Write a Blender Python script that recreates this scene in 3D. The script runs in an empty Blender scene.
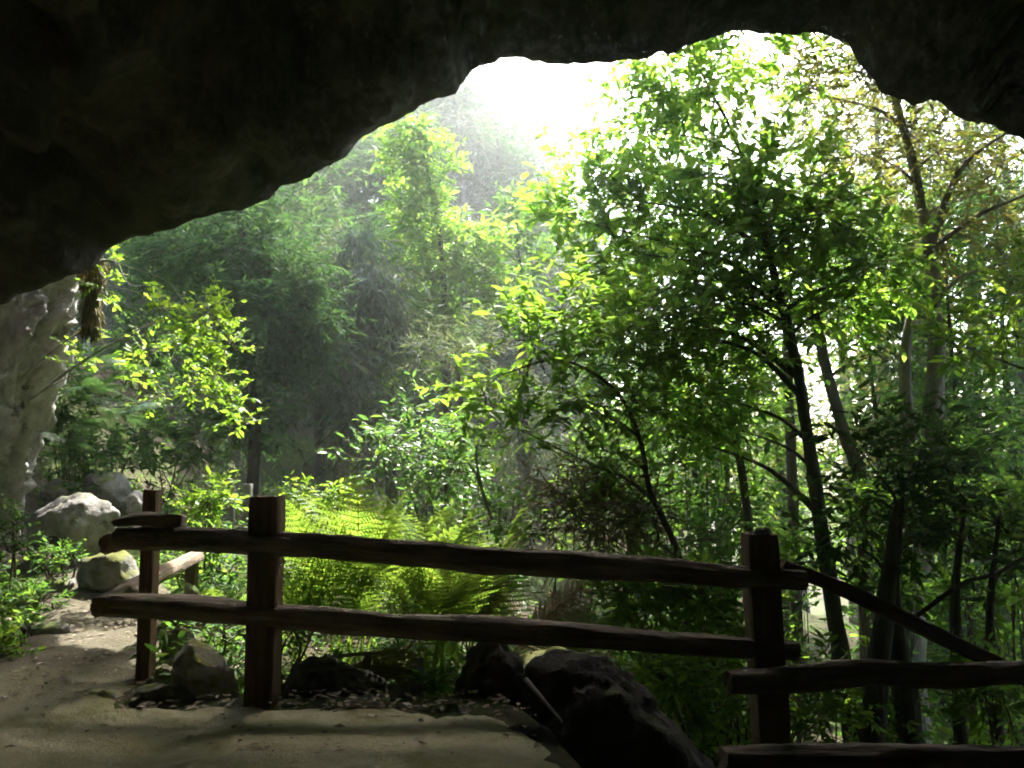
import bpy, bmesh, math, random
import numpy as np
from mathutils import Vector, Matrix, noise

random.seed(11)
rng = np.random.default_rng(11)
S = bpy.context.scene
C = S.collection
R = math.radians

# ------------------------------------------------------------------ camera
CAMZ = 1.25
PITCH = 0.0890
F = 1024 * 28 / 36.0
cam_d = bpy.data.cameras.new('camera')
cam_d.lens = 28; cam_d.sensor_width = 36
cam_d.clip_start = 0.05; cam_d.clip_end = 3000
cam = bpy.data.objects.new('camera', cam_d); C.objects.link(cam)
cam.location = (0, 0, CAMZ)
cam.rotation_euler = (math.pi/2 + PITCH, 0, 0)
S.camera = cam
CP, SP = math.cos(PITCH), math.sin(PITCH)

def at(px, py, Y):
    """world point seen at that place of the photo, at distance Y in front"""
    u = (px-512)/F; v = (384-py)/F
    dy = CP - v*SP; dz = SP + v*CP
    k = Y/dy
    return Vector((u*k, Y, CAMZ + dz*k))

def sm(a, b, x):
    t = (x-a)/(b-a)
    t = 0.0 if t < 0 else 1.0 if t > 1 else t
    return t*t*(3-2*t)

def fbm(x, y, z, o=4):
    return noise.fractal(Vector((x, y, z)), 1.0, 2.1, o)

def chip(q):
    d, p = noise.voronoi(q)
    c = p[0]
    hsh = noise.noise(Vector((c.x*7.7, c.y*5.3, c.z*9.1)))
    tilt = (q-c).dot(Vector((noise.noise(c*3.1+Vector((5, 0, 0))), noise.noise(c*2.7), noise.noise(c*3.7+Vector((0, 9, 0))))))
    return hsh + 1.5*tilt - .5*max(0, .09-(d[1]-d[0]))/.09

# ------------------------------------------------------------------ terrain
def h(x, y):
    near = sm(60, 20, math.hypot(x, y-5))
    z = 0.0
    right = sm(0.15, 1.1, x + 0.28*(y-3.3))
    z -= 0.75*right*sm(1.2, 3.0, y)
    r2 = sm(-0.2, 3.5, x + 0.05*(y-4))
    z -= 1.5*sm(4.2, 9.5, y)*r2
    z -= 4.0*sm(9, 45, y)*sm(-2, 10, x)
    z -= 0.28*sm(4.15, 5.0, y)*sm(-2.2, -1.5, x)
    z += 2.6*sm(-4.4, -8.5, x)*sm(6.5, 12, y)
    z += 0.5*sm(6, 10, y)*sm(-1.5, -3.5, x)
    z += 12.0*sm(15, 38, y)*(1-sm(-1, 13, x-0.08*(y-35)))
    z += 10.0*sm(-14, -40, x)*sm(0, 20, y)
    z += 5.0*sm(38, 110, y)*(1-sm(0, 30, x))
    a = 0.03 + 0.22*sm(5, 14, y)
    z += a*fbm(x*0.6, y*0.6, 3.0) + 0.012*fbm(x*3.1, y*3.1, 7.0)*near
    return z

def ray_ground(px, py, y0=1.5, y1=60):
    Y = y0
    while Y < y1:
        p = at(px, py, Y)
        if p.z <= h(p.x, p.y): return p
        Y += 0.04
    return at(px, py, y1)

# ------------------------------------------------------------------ node helpers
def new_mat(name):
    m = bpy.data.materials.new(name); m.use_nodes = True
    nt = m.node_tree
    for n in list(nt.nodes): nt.nodes.remove(n)
    out = nt.nodes.new('ShaderNodeOutputMaterial')
    return m, nt, out

def N(nt, kind, **kw):
    n = nt.nodes.new('ShaderNode'+kind)
    for k, v in kw.items():
        if k in n.inputs.keys() if isinstance(k, str) else False:
            n.inputs[k].default_value = v
        else:
            setattr(n, k, v)
    return n

def ramp(nt, stops):
    n = nt.nodes.new('ShaderNodeValToRGB')
    e = n.color_ramp.elements
    while len(e) < len(stops): e.new(0.5)
    for el, (p, c) in zip(e, stops):
        el.position = p
        el.color = (*c, 1) if len(c) == 3 else c
    return n

def coords(nt, scale=(1, 1, 1), kind='Object'):
    tc = nt.nodes.new('ShaderNodeTexCoord'); mp = nt.nodes.new('ShaderNodeMapping')
    mp.inputs['Scale'].default_value = scale
    nt.links.new(tc.outputs[kind], mp.inputs['Vector'])
    return mp.outputs['Vector']

def tex(nt, vec, scale, detail=5, rough=0.6):
    n = nt.nodes.new('ShaderNodeTexNoise')
    n.inputs['Scale'].default_value = scale; n.inputs['Detail'].default_value = detail
    n.inputs['Roughness'].default_value = rough
    nt.links.new(vec, n.inputs['Vector'])
    return n.outputs['Fac']

def mixc(nt, fac, a, b):
    n = nt.nodes.new('ShaderNodeMix'); n.data_type = 'RGBA'
    for sock, v in ((n.inputs[0], fac), (n.inputs[6], a), (n.inputs[7], b)):
        if hasattr(v, 'is_output'): nt.links.new(v, sock)
        elif isinstance(v, tuple): sock.default_value = (*v, 1)
        else: sock.default_value = v
    return n.outputs[2]

def math_n(nt, op, a, b=0.0):
    n = nt.nodes.new('ShaderNodeMath'); n.operation = op
    for i, v in enumerate((a, b)):
        if hasattr(v, 'is_output'): nt.links.new(v, n.inputs[i])
        else: n.inputs[i].default_value = v
    return n.outputs[0]

def bsdf_out(nt, out, col, rough, height=None, bump=0.5, dist=0.02, spec=0.3):
    b = nt.nodes.new('ShaderNodeBsdfPrincipled')
    if hasattr(col, 'is_output'): nt.links.new(col, b.inputs['Base Color'])
    else: b.inputs['Base Color'].default_value = (*col, 1)
    if hasattr(rough, 'is_output'): nt.links.new(rough, b.inputs['Roughness'])
    else: b.inputs['Roughness'].default_value = rough
    b.inputs['Specular IOR Level'].default_value = spec
    if height is not None:
        bp = nt.nodes.new('ShaderNodeBump')
        bp.inputs['Strength'].default_value = bump; bp.inputs['Distance'].default_value = dist
        nt.links.new(height, bp.inputs['Height']); nt.links.new(bp.outputs['Normal'], b.inputs['Normal'])
    nt.links.new(b.outputs[0], out.inputs['Surface'])
    return b

def leaf_mat(name, cols, trans=0.45, tcol=1.9, rough=0.45, spec=0.35):
    m, nt, out = new_mat(name)
    geo = nt.nodes.new('ShaderNodeNewGeometry')
    n = len(cols)
    rp = ramp(nt, [((i+0.5)/n, c) for i, c in enumerate(cols)])
    nt.links.new(geo.outputs['Random Per Island'], rp.inputs['Fac'])
    b = nt.nodes.new('ShaderNodeBsdfPrincipled')
    b.inputs['Roughness'].default_value = rough
    b.inputs['Specular IOR Level'].default_value = spec
    nt.links.new(rp.outputs[0], b.inputs['Base Color'])
    t = nt.nodes.new('ShaderNodeBsdfTranslucent')
    mul = nt.nodes.new('ShaderNodeMix'); mul.data_type = 'RGBA'; mul.blend_type = 'MULTIPLY'
    mul.inputs[0].default_value = 1.0
    nt.links.new(rp.outputs[0], mul.inputs[6])
    mul.inputs[7].default_value = (tcol*1.15, tcol*1.05, tcol*0.55, 1)
    nt.links.new(mul.outputs[2], t.inputs['Color'])
    mx = nt.nodes.new('ShaderNodeMixShader'); mx.inputs[0].default_value = trans
    nt.links.new(b.outputs[0], mx.inputs[1]); nt.links.new(t.outputs[0], mx.inputs[2])
    nt.links.new(mx.outputs[0], out.inputs['Surface'])
    return m

M = {}
M['leaf_bright'] = leaf_mat('leaf_bright', [(.055,.13,.02), (.075,.155,.025), (.09,.17,.028), (.11,.185,.03)], .5, 2.3, .55, .15)
M['leaf_canopy'] = leaf_mat('leaf_canopy', [(.055,.13,.022), (.075,.155,.027), (.09,.17,.03), (.11,.185,.032)], .6, 2.7, .55, .15)
M['leaf_mid'] = leaf_mat('leaf_mid', [(.03,.08,.018), (.042,.105,.022), (.055,.125,.028), (.075,.135,.03)], .45, 2.1, .6, .12)
M['leaf_dark'] = leaf_mat('leaf_dark', [(.02,.052,.018), (.028,.068,.02), (.036,.082,.024), (.05,.095,.028)], .4, 2.0, .7, .06)
M['leaf_glossy'] = leaf_mat('leaf_glossy', [(.04,.10,.035), (.05,.12,.04), (.06,.14,.035), (.10,.18,.04)], .35, 2.0, .42, .3)
M['leaf_grey'] = leaf_mat('leaf_grey', [(.06,.09,.06), (.08,.11,.07), (.12,.14,.10), (.05,.085,.045)], .3, 1.5, .7, .1)
M['leaf_heath'] = leaf_mat('leaf_heath', [(.02,.055,.024), (.026,.07,.03), (.034,.082,.032), (.045,.09,.032)], .35, 1.8, .7, .05)
M['leaf_olive'] = leaf_mat('leaf_olive', [(.06,.085,.025), (.08,.11,.03), (.12,.11,.04), (.07,.12,.03), (.11,.11,.035)], .45, 2.0, .6, .1)
M['leaf_yellow'] = leaf_mat('leaf_yellow', [(.07,.15,.018), (.09,.18,.022), (.11,.20,.025), (.13,.20,.03)], .5, 2.1, .5, .2)
M['fern'] = leaf_mat('fern', [(.065,.13,.024), (.08,.15,.028), (.095,.155,.032), (.10,.14,.034)], .5, 2.1, .5, .2)
M['fern_stem'] = leaf_mat('fern_stem', [(.03,.022,.012), (.05,.035,.018)], .05, 1, .6, .2)
M['fern_dark'] = leaf_mat('fern_dark', [(.03,.08,.035), (.04,.09,.04), (.05,.10,.045)], .35, 1.6, .4, .4)
M['fern_brown'] = leaf_mat('fern_brown', [(.14,.07,.025), (.18,.10,.03), (.12,.09,.03)], .4, 1.6, .6, .2)
M['twig_brown'] = leaf_mat('twig_brown', [(.09,.078,.05), (.12,.10,.065), (.075,.072,.045), (.08,.085,.04)], .25, 1.2, .8, .1)
M['litter'] = leaf_mat('litter', [(.10,.07,.04), (.16,.12,.08), (.25,.21,.15), (.08,.055,.03), (.32,.29,.24)], .1, 1.0, .7, .2)

def rock_mat(name, cols, moss=(.05,.065,.012), moss_amt=0.5, scale=3.0, spots=None, up_bias=0.5, bump=.7):
    m, nt, out = new_mat(name)
    v = coords(nt)
    n1 = tex(nt, v, scale, 8, .65); n2 = tex(nt, v, scale*4.7, 6, .7); n3 = tex(nt, v, scale*0.6, 4, .6)
    rp = ramp(nt, [(.30, cols[0]), (.48, cols[1]), (.62, cols[2]), (.75, cols[1])])
    nt.links.new(math_n(nt, 'ADD', math_n(nt, 'MULTIPLY', n1, .65), math_n(nt, 'MULTIPLY', n2, .35)), rp.inputs['Fac'])
    col = rp.outputs[0]
    if spots:
        sp = ramp(nt, [(.58, (0,0,0)), (.66, (1,1,1))]); nt.links.new(tex(nt, v, scale*1.9, 6, .7), sp.inputs['Fac'])
        col = mixc(nt, sp.outputs[0], col, spots)
    if moss_amt > 0:
        geo = nt.nodes.new('ShaderNodeNewGeometry'); sx = nt.nodes.new('ShaderNodeSeparateXYZ')
        nt.links.new(geo.outputs['Normal'], sx.inputs[0])
        f = math_n(nt, 'ADD', math_n(nt, 'MULTIPLY', sx.outputs['Z'], up_bias), math_n(nt, 'MULTIPLY', n3, 1.3))
        f = math_n(nt, 'ADD', f, math_n(nt, 'MULTIPLY', n2, .5))
        lim = 1.75 - 0.9*moss_amt
        mr = ramp(nt, [(0.0, (0,0,0)), (1.0, (1,1,1))])
        mp = nt.nodes.new('ShaderNodeMapRange')
        mp.inputs['From Min'].default_value = lim-.12; mp.inputs['From Max'].default_value = lim+.15
        nt.links.new(f, mp.inputs['Value'])
        mc = mixc(nt, n2, moss, tuple(c*1.9 for c in moss))
        col = mixc(nt, mp.outputs[0], col, mc)
    hgt = math_n(nt, 'ADD', n1, math_n(nt, 'MULTIPLY', n2, .4))
    bsdf_out(nt, out, col, .92, hgt, bump, .08, .15)
    return m

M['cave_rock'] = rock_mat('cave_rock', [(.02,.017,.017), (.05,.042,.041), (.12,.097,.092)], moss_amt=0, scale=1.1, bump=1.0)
M['rock_pale'] = rock_mat('rock_pale', [(.10,.098,.09), (.19,.185,.172), (.30,.29,.275)], moss_amt=.42, scale=2.2, spots=(.10,.09,.08))
M['rock_grey'] = rock_mat('rock_grey', [(.09,.088,.08), (.16,.155,.145), (.26,.255,.24)], moss_amt=.55, scale=3.0)
M['rock_moss'] = rock_mat('rock_moss', [(.06,.058,.05), (.12,.115,.10), (.30,.30,.28)], moss=(.075,.08,.02), moss_amt=.66, scale=3.0)
M['rock_mossy_pale'] = rock_mat('rock_mossy_pale', [(.16,.157,.145), (.36,.355,.335), (.55,.55,.53)], moss=(.13,.135,.028), moss_amt=.62, scale=2.6)
M['rock_dark'] = rock_mat('rock_dark', [(.02,.018,.015), (.042,.037,.031), (.085,.077,.064)], moss_amt=.30, scale=2.4, bump=1.0)
M['cliff'] = rock_mat('cliff', [(.14,.13,.115), (.38,.365,.33), (.56,.55,.52)], moss=(.05,.05,.015), moss_amt=.2, scale=1.6, spots=(.09,.07,.045), up_bias=.2, bump=1.0)

def ground_mat():
    m, nt, out = new_mat('forest_soil')
    v = coords(nt)
    n1 = tex(nt, v, .9, 8, .65); n2 = tex(nt, v, 9, 8, .7); n3 = tex(nt, v, 45, 4, .7)
    rp = ramp(nt, [(.32, (.022,.017,.011)), (.5, (.045,.036,.022)), (.66, (.075,.06,.035))])
    nt.links.new(n2, rp.inputs['Fac'])
    mr = ramp(nt, [(.47, (0,0,0)), (.58, (1,1,1))]); nt.links.new(n1, mr.inputs['Fac'])
    moss = mixc(nt, n3, (.025,.045,.01), (.06,.08,.018))
    col = mixc(nt, mr.outputs[0], rp.outputs[0], moss)
    bsdf_out(nt, out, col, .95, math_n(nt, 'ADD', n2, math_n(nt, 'MULTIPLY', n3, .4)), .9, .04, .1)
    return m
M['soil'] = ground_mat()

def path_mat():
    m, nt, out = new_mat('packed_earth')
    v = coords(nt)
    n1 = tex(nt, v, 1.3, 7, .62); n2 = tex(nt, v, 14, 8, .72); n3 = tex(nt, v, 90, 3, .7)
    rp = ramp(nt, [(.28, (.32,.295,.17)), (.5, (.46,.43,.275)), (.7, (.56,.53,.38))])
    nt.links.new(math_n(nt, 'ADD', math_n(nt, 'MULTIPLY', n1, .6), math_n(nt, 'MULTIPLY', n2, .4)), rp.inputs['Fac'])
    mr = ramp(nt, [(.46, (0,0,0)), (.66, (1,1,1))]); nt.links.new(tex(nt, v, 2.1, 7, .7), mr.inputs['Fac'])
    col = mixc(nt, math_n(nt, 'MULTIPLY', mr.outputs[0], .8), rp.outputs[0], (.22,.22,.075))
    # path outside the cave is painted darker to hold down its sunlit patch
    sx = nt.nodes.new('ShaderNodeSeparateXYZ'); nt.links.new(v, sx.inputs[0])
    mp = nt.nodes.new('ShaderNodeMapRange')
    mp.inputs['From Min'].default_value = 4.1; mp.inputs['From Max'].default_value = 5.4
    nt.links.new(math_n(nt, 'ADD', sx.outputs['Y'], math_n(nt, 'MULTIPLY', n1, 1.0)), mp.inputs['Value'])
    col = mixc(nt, math_n(nt, 'MULTIPLY', mp.outputs[0], .9), col, (.058,.05,.038))
    sp = ramp(nt, [(.63, (0,0,0)), (.70, (1,1,1))]); nt.links.new(tex(nt, v, 30, 4, .8), sp.inputs['Fac'])
    col = mixc(nt, math_n(nt, 'MULTIPLY', sp.outputs[0], .7), col, (.06,.045,.03))
    bsdf_out(nt, out, col, .95, math_n(nt, 'ADD', n2, math_n(nt, 'MULTIPLY', n3, .4)), 1.0, .035, .1)
    return m
M['path'] = path_mat()

def wood_mat(name, cols, moss=0.0, axis=0, scale=9):
    m, nt, out = new_mat(name)
    s = [1, 1, 1]; s[axis] = .06
    v = coords(nt, tuple(s)); v2 = coords(nt)
    g = tex(nt, v, scale*4, 9, .68); n2 = tex(nt, v2, 5, 6, .65); fine = tex(nt, v, scale*16, 4, .6)
    rp = ramp(nt, [(.3, cols[0]), (.5, cols[1]), (.68, cols[2])])
    nt.links.new(math_n(nt, 'ADD', math_n(nt, 'MULTIPLY', g, .65), math_n(nt, 'MULTIPLY', n2, .35)), rp.inputs['Fac'])
    col = rp.outputs[0]
    if moss > 0:
        mr = ramp(nt, [(.62-.2*moss, (0,0,0)), (.76-.2*moss, (1,1,1))]); nt.links.new(n2, mr.inputs['Fac'])
        col = mixc(nt, mr.outputs[0], col, (.09,.10,.025))
    bsdf_out(nt, out, col, .85, math_n(nt, 'ADD', g, math_n(nt, 'MULTIPLY', fine, .3)), .8, .02, .2)
    return m
M['wood'] = wood_mat('weathered_wood', [(.05,.037,.025), (.17,.13,.092), (.38,.315,.235)], 0.25, 0)
M['wood_post'] = wood_mat('post_wood', [(.055,.034,.021), (.14,.085,.052), (.24,.155,.098)], .5, 2)
M['wood_red'] = wood_mat('reddish_wood', [(.04,.022,.014), (.08,.045,.028), (.13,.08,.05)], 0, 0)
M['wood_pale'] = wood_mat('pale_cut_wood', [(.20,.14,.085), (.30,.22,.14), (.40,.31,.21)], 0, 0)
M['drift'] = wood_mat('drift_wood', [(.10,.075,.05), (.24,.19,.13), (.42,.36,.27)], 0, 0)

def bark_mat(name, cols, scale=6, moss=0):
    m, nt, out = new_mat(name)
    v = coords(nt, (1, 1, .22)); v2 = coords(nt)
    g = tex(nt, v, scale*3, 8, .7); n2 = tex(nt, v2, scale*.6, 5, .6)
    rp = ramp(nt, [(.32, cols[0]), (.5, cols[1]), (.68, cols[2])])
    nt.links.new(math_n(nt, 'ADD', math_n(nt, 'MULTIPLY', g, .6), math_n(nt, 'MULTIPLY', n2, .4)), rp.inputs['Fac'])
    col = rp.outputs[0]
    if moss:
        mr = ramp(nt, [(.5, (0,0,0)), (.6, (1,1,1))]); nt.links.new(n2, mr.inputs['Fac'])
        col = mixc(nt, math_n(nt, 'MULTIPLY', mr.outputs[0], moss), col, (.05,.065,.018))
    bsdf_out(nt, out, col, .9, g, .9, .03, .15)
    return m
M['bark_dark'] = bark_mat('bark_dark', [(.02,.017,.013), (.045,.037,.029), (.10,.085,.066)], 6, .6)
M['bark_pale'] = bark_mat('bark_pale', [(.07,.058,.042), (.15,.128,.095), (.25,.22,.17)], 5, .5)
M['bark_brown'] = bark_mat('bark_brown', [(.04,.03,.022), (.075,.058,.042), (.13,.105,.08)], 6, .3)
M['bark_grey'] = bark_mat('bark_grey', [(.12,.11,.10), (.22,.21,.19), (.34,.33,.31)], 6, 0)

# ------------------------------------------------------------------ object helpers
def link(name, me, mat=None, parent=None, loc=(0, 0, 0)):
    o = bpy.data.objects.new(name, me); C.objects.link(o)
    if mat is not None and not me.materials: me.materials.append(mat)
    o.location = loc
    if parent is not None: o.parent = parent
    return o

def tag(o, label=None, cat=None, group=None, kind=None):
    if label: o['label'] = label
    if cat: o['category'] = cat
    if group: o['group'] = group
    if kind: o['kind'] = kind
    return o

def thing(name, label, cat, loc, group=None):
    o = bpy.data.objects.new(name, None); C.objects.link(o)
    o.empty_display_size = .1
    o.location = loc
    return tag(o, label, cat, group)

def copy_tree(o, parent=None, loc=None, rz=None, sc=None):
    c = o.copy(); C.objects.link(c); c.parent = parent
    if loc is not None: c.location = loc
    if rz is not None: c.rotation_euler = (c.rotation_euler[0], c.rotation_euler[1], rz)
    if sc is not None: c.scale = sc if not isinstance(sc, (int, float)) else (sc, sc, sc)
    for ch in [x for x in C.objects if x.parent is o]:
        copy_tree(ch, c)
    return c

def mesh(name, verts, faces, smooth=True):
    me = bpy.data.meshes.new(name)
    me.from_pydata([tuple(v) for v in verts] if not isinstance(verts, np.ndarray) else verts.tolist(), [], faces)
    if smooth: me.polygons.foreach_set('use_smooth', [True]*len(me.polygons))
    me.update()
    return me

def np_mesh(name, V, T, smooth=False):
    """V (n,3), T (m,k) all faces with k corners"""
    me = bpy.data.meshes.new(name)
    V = np.ascontiguousarray(V, np.float32); T = np.ascontiguousarray(T, np.int32)
    m, k = T.shape
    me.vertices.add(len(V)); me.vertices.foreach_set('co', V.ravel())
    me.loops.add(m*k); me.loops.foreach_set('vertex_index', T.ravel())
    me.polygons.add(m); me.polygons.foreach_set('loop_start', np.arange(0, m*k, k, dtype=np.int32))
    me.polygons.foreach_set('use_smooth', np.full(m, smooth))
    me.update(calc_edges=True); me.validate()
    return me

class Tubes:
    """limbs of one plant gathered in one mesh"""
    def __init__(self): self.v = []; self.f = []
    def add(self, pts, rad, sides=6, rough=0.0, cap=True, squash=1.0):
        pts = [Vector(p) for p in pts]
        n = len(pts); b = len(self.v)
        up = Vector((.13, .37, .92)).normalized()
        for i, p in enumerate(pts):
            t = (pts[min(i+1, n-1)]-pts[max(i-1, 0)])
            if t.length < 1e-9: t = Vector((0, 0, 1))
            t.normalize()
            if abs(t.dot(up)) > .95: a = t.cross(Vector((1, 0, 0))).normalized()
            else: a = t.cross(up).normalized()
            c = t.cross(a)
            for k in range(sides):
                an = 2*math.pi*k/sides
                r = rad[i]
                if rough:
                    q = p*3.0 + Vector((math.cos(an), math.sin(an), 0))*.9
                    r *= 1+rough*noise.noise(q)
                self.v.append(p + a*math.cos(an)*r + c*math.sin(an)*r*squash)
        for i in range(n-1):
            for k in range(sides):
                k2 = (k+1) % sides
                self.f.append((b+i*sides+k, b+i*sides+k2, b+(i+1)*sides+k2, b+(i+1)*sides+k))
        if cap:
            self.f.append(tuple(b+k for k in reversed(range(sides))))
            self.f.append(tuple(b+(n-1)*sides+k for k in range(sides)))
    def build(self, name, mat, parent=None, origin=Vector((0, 0, 0))):
        me = mesh(name, [v-origin for v in self.v], self.f)
        return link(name, me, mat, parent)

def smooth_path(pts, n):
    """Catmull-Rom through pts"""
    pts = [Vector(p) for p in pts]
    P = [pts[0]*2-pts[1]] + pts + [pts[-1]*2-pts[-2]]
    out = []
    segs = len(pts)-1
    for i in range(n+1):
        t = i/n*segs; k = min(int(t), segs-1); u = t-k
        a, b, c, d = P[k:k+4]
        out.append(0.5*((2*b)+(c-a)*u+(2*a-5*b+4*c-d)*u*u+(3*b-a-3*c+d)*u**3))
    return out

def interp(vals, n):
    x = np.linspace(0, len(vals)-1, n+1)
    return list(np.interp(x, range(len(vals)), vals))

# ------------------------------------------------------------------ leaves
def unit(a): return a/np.maximum(np.linalg.norm(a, axis=-1, keepdims=True), 1e-9)

T_BROAD = (np.array([[0,0,0],[.22,.17,.03],[.22,0,-.015],[.22,-.17,.03],[.55,.22,.035],[.55,0,-.02],[.55,-.22,.035],[.84,.11,0],[.84,-.11,0],[1,0,-.07]]),
           [(0,2,1),(0,3,2),(1,2,5),(1,5,4),(2,3,6),(2,6,5),(4,5,7),(5,6,8),(5,8,7),(7,8,9)])
T_LAUREL = (np.array([[0,0,0],[.35,.15,.03],[.35,0,-.02],[.35,-.15,.03],[.7,.12,.01],[.7,-.12,.01],[1,0,-.09]]),
            [(0,2,1),(0,3,2),(1,2,4),(2,3,5),(2,5,4),(4,5,6)])
T_SMALL = (np.array([[0,0,0],[.5,.24,.04],[.5,-.24,.04],[1,0,-.05],[.45,0,-.02]]), [(0,4,1),(0,2,4),(1,4,3),(4,2,3)])
T_NEEDLE = (np.array([[0,0,0],[.4,.045,.02],[.4,-.045,.02],[1,0,-.08]]), [(0,2,1),(1,2,3)])
T_PAD = None
T_TWIG = (np.array([[0,0,0],[.05,.02,0],[.05,-.02,0],[.55,.018,.10],[.55,-.018,.10],[1,0,.02]]), [(0,2,1),(1,2,4),(1,4,3),(3,4,5)])

def leaf_arrays(P, D, Nn, L, T, wid=1.0):
    tv, tf = T
    D = unit(D); W = unit(np.cross(Nn, D)); U = np.cross(D, W)
    V = P[:, None, :] + L[:, None, None]*(tv[None, :, 0:1]*D[:, None, :] + wid*tv[None, :, 1:2]*W[:, None, :] + tv[None, :, 2:3]*U[:, None, :])
    k = len(tv)
    Fc = np.array(tf)[None] + (np.arange(len(P))*k)[:, None, None]
    return V.reshape(-1, 3), Fc.reshape(-1, 3)

def sprigs(clumps, T, leaf_l, per=9, sprig_l=.35, droop=0.0, wid=1.0, shell=.55, up=.5, seed=0):
    """clumps: (centre, (rx,ry,rz), number of sprigs). returns leaf arrays and the twig list"""
    g = np.random.default_rng(seed+5)
    VS, FS, off = [], [], 0
    twigs = []
    for c, r, ns in clumps:
        c = np.array(c); r = np.array(r if hasattr(r, '__len__') else (r, r, r))
        d = unit(g.normal(size=(ns, 3)))
        rad = g.uniform(0, 1, size=(ns, 1))**(1/(1+2*shell))
        q = d*rad
        # uneven outline: lumps
        lump = np.array([1+.38*noise.noise(Vector(dd*1.7+c)) for dd in d])[:, None]
        B = c + q*r*lump
        dirs = unit(d*.8 + g.normal(size=(ns, 3))*.55 + np.array([0, 0, .25-droop]))
        ll = sprig_l*g.uniform(.6, 1.3, size=ns)
        t = (np.arange(per)+.6)/per
        tt = np.tile(t, (ns, 1)) + g.uniform(-.04, .04, size=(ns, per))
        sag = -droop*.35*ll[:, None]*tt**2
        P = B[:, None, :] + dirs[:, None, :]*(ll[:, None]*tt)[:, :, None]
        P[:, :, 2] += sag
        side = unit(np.cross(dirs, np.array([0.05, 0.1, 1.0])))
        sgn = np.where(np.arange(per) % 2 == 0, 1, -1)[None, :, None]
        LD = dirs[:, None, :]*.65 + side[:, None, :]*sgn*.8 + g.normal(size=(ns, per, 3))*.32
        LD[:, :, 2] -= .18 + droop*.6
        NN = np.array([0, 0, 1.0])*up + g.normal(size=(ns, per, 3))*.45
        L = leaf_l*g.uniform(.45, 1.3, size=(ns, per))*(.75+.5*g.uniform(0, 1, size=(ns, 1)))
        V, Fc = leaf_arrays(P.reshape(-1, 3), LD.reshape(-1, 3), NN.reshape(-1, 3), L.ravel(), T, wid)
        VS.append(V); FS.append(Fc+off); off += len(V)
        for i in range(ns): twigs.append((B[i], B[i]+dirs[i]*ll[i], c))
    return np.vstack(VS), np.vstack(FS), twigs

def make_tree(name, label, cat, trunk, rad, clumps, leaf, T, leaf_l, bark, group=None, per=9, sprig_l=.35,
              droop=0.0, wid=1.0, shell=.55, up=.5, seed=0, twig_every=2, base=None, trunk_part='trunk', crown_part='crown',
              extra=(), limb_r=.4, sides=9, attach=.45, grounded=True):
    rnd = random.Random(seed*7+3)
    t0 = Vector(trunk[0])
    if grounded and t0.z > h(t0.x, t0.y)-.05:          # every stem starts in the soil
        g0 = Vector((t0.x+.05, t0.y, h(t0.x, t0.y)-.1))
        trunk = [tuple(g0)] + list(trunk); rad = [rad[0]*1.1] + list(rad)
    tp = smooth_path(trunk, max(10, 5*len(trunk)))
    rr = interp(rad, len(tp)-1)
    base = Vector(base) if base is not None else Vector(trunk[0])
    root = thing(name, label, cat, base, group)
    tb = Tubes()
    tb.add(tp, rr, sides, .22)
    for c, r, ns in clumps:
        c = Vector(c)
        # leave the trunk lower than the clump
        best = min(range(len(tp)), key=lambda i: abs((c-tp[i]).length*attach - (c.z-tp[i].z)) + .25*(c-tp[i]).length)
        a = tp[best]; L = (c-a).length
        if L < .15: continue
        mid = a.lerp(c, .5) + Vector((rnd.uniform(-.12, .12), rnd.uniform(-.12, .12), rnd.uniform(.0, .12)-droop*-.1))*L
        pts = smooth_path([a, a.lerp(mid, .5)+Vector((0, 0, .04*L)), mid, c], 10)
        r0 = min(rr[best]*.7, .012+L*.016*limb_r/.4)
        if limb_r < .01: continue
        tb.add(pts, interp([r0, r0*.7, r0*.45, .006], 10), 5, .2)
    V, Fc, tw = sprigs(clumps, T, leaf_l, per, sprig_l, droop, wid, shell, up, seed)
    for i, (b, e, c) in enumerate(tw):
        if i % twig_every == 0:
            b = Vector(b); e = Vector(e); c = Vector(c)
            s = b.lerp(c, .55)
            tb.add([s, b+(c-b)*.15+Vector((0, 0, -.03)), e], [.007, .005, .002], 3, cap=False)
    for pts, r in extra:
        tb.add(smooth_path(pts, 12), interp(r, 12), 6, .25)
    tb.build(trunk_part, bark, root, base)
    me = np_mesh(crown_part, V-np.array(base), Fc)
    link(crown_part, me, leaf, root)
    return root

# ================================================================== SETTING
def build_ground():
    n = 210
    u = np.linspace(-1, 1, n)
    xs = 1.0*np.sinh(5.6*u); ys = 5+1.0*np.sinh(5.6*u)
    V = np.empty((n*n, 3))
    k = 0
    for y in ys:
        for x in xs:
            V[k] = (x, y, h(x, y)); k += 1
    i = np.arange(n*n).reshape(n, n)
    T = np.stack([i[:-1, :-1], i[:-1, 1:], i[1:, 1:], i[1:, :-1]], -1).reshape(-1, 4)
    tag(link('ground', np_mesh('ground', V, T, True), M['soil']), kind='structure')

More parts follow.
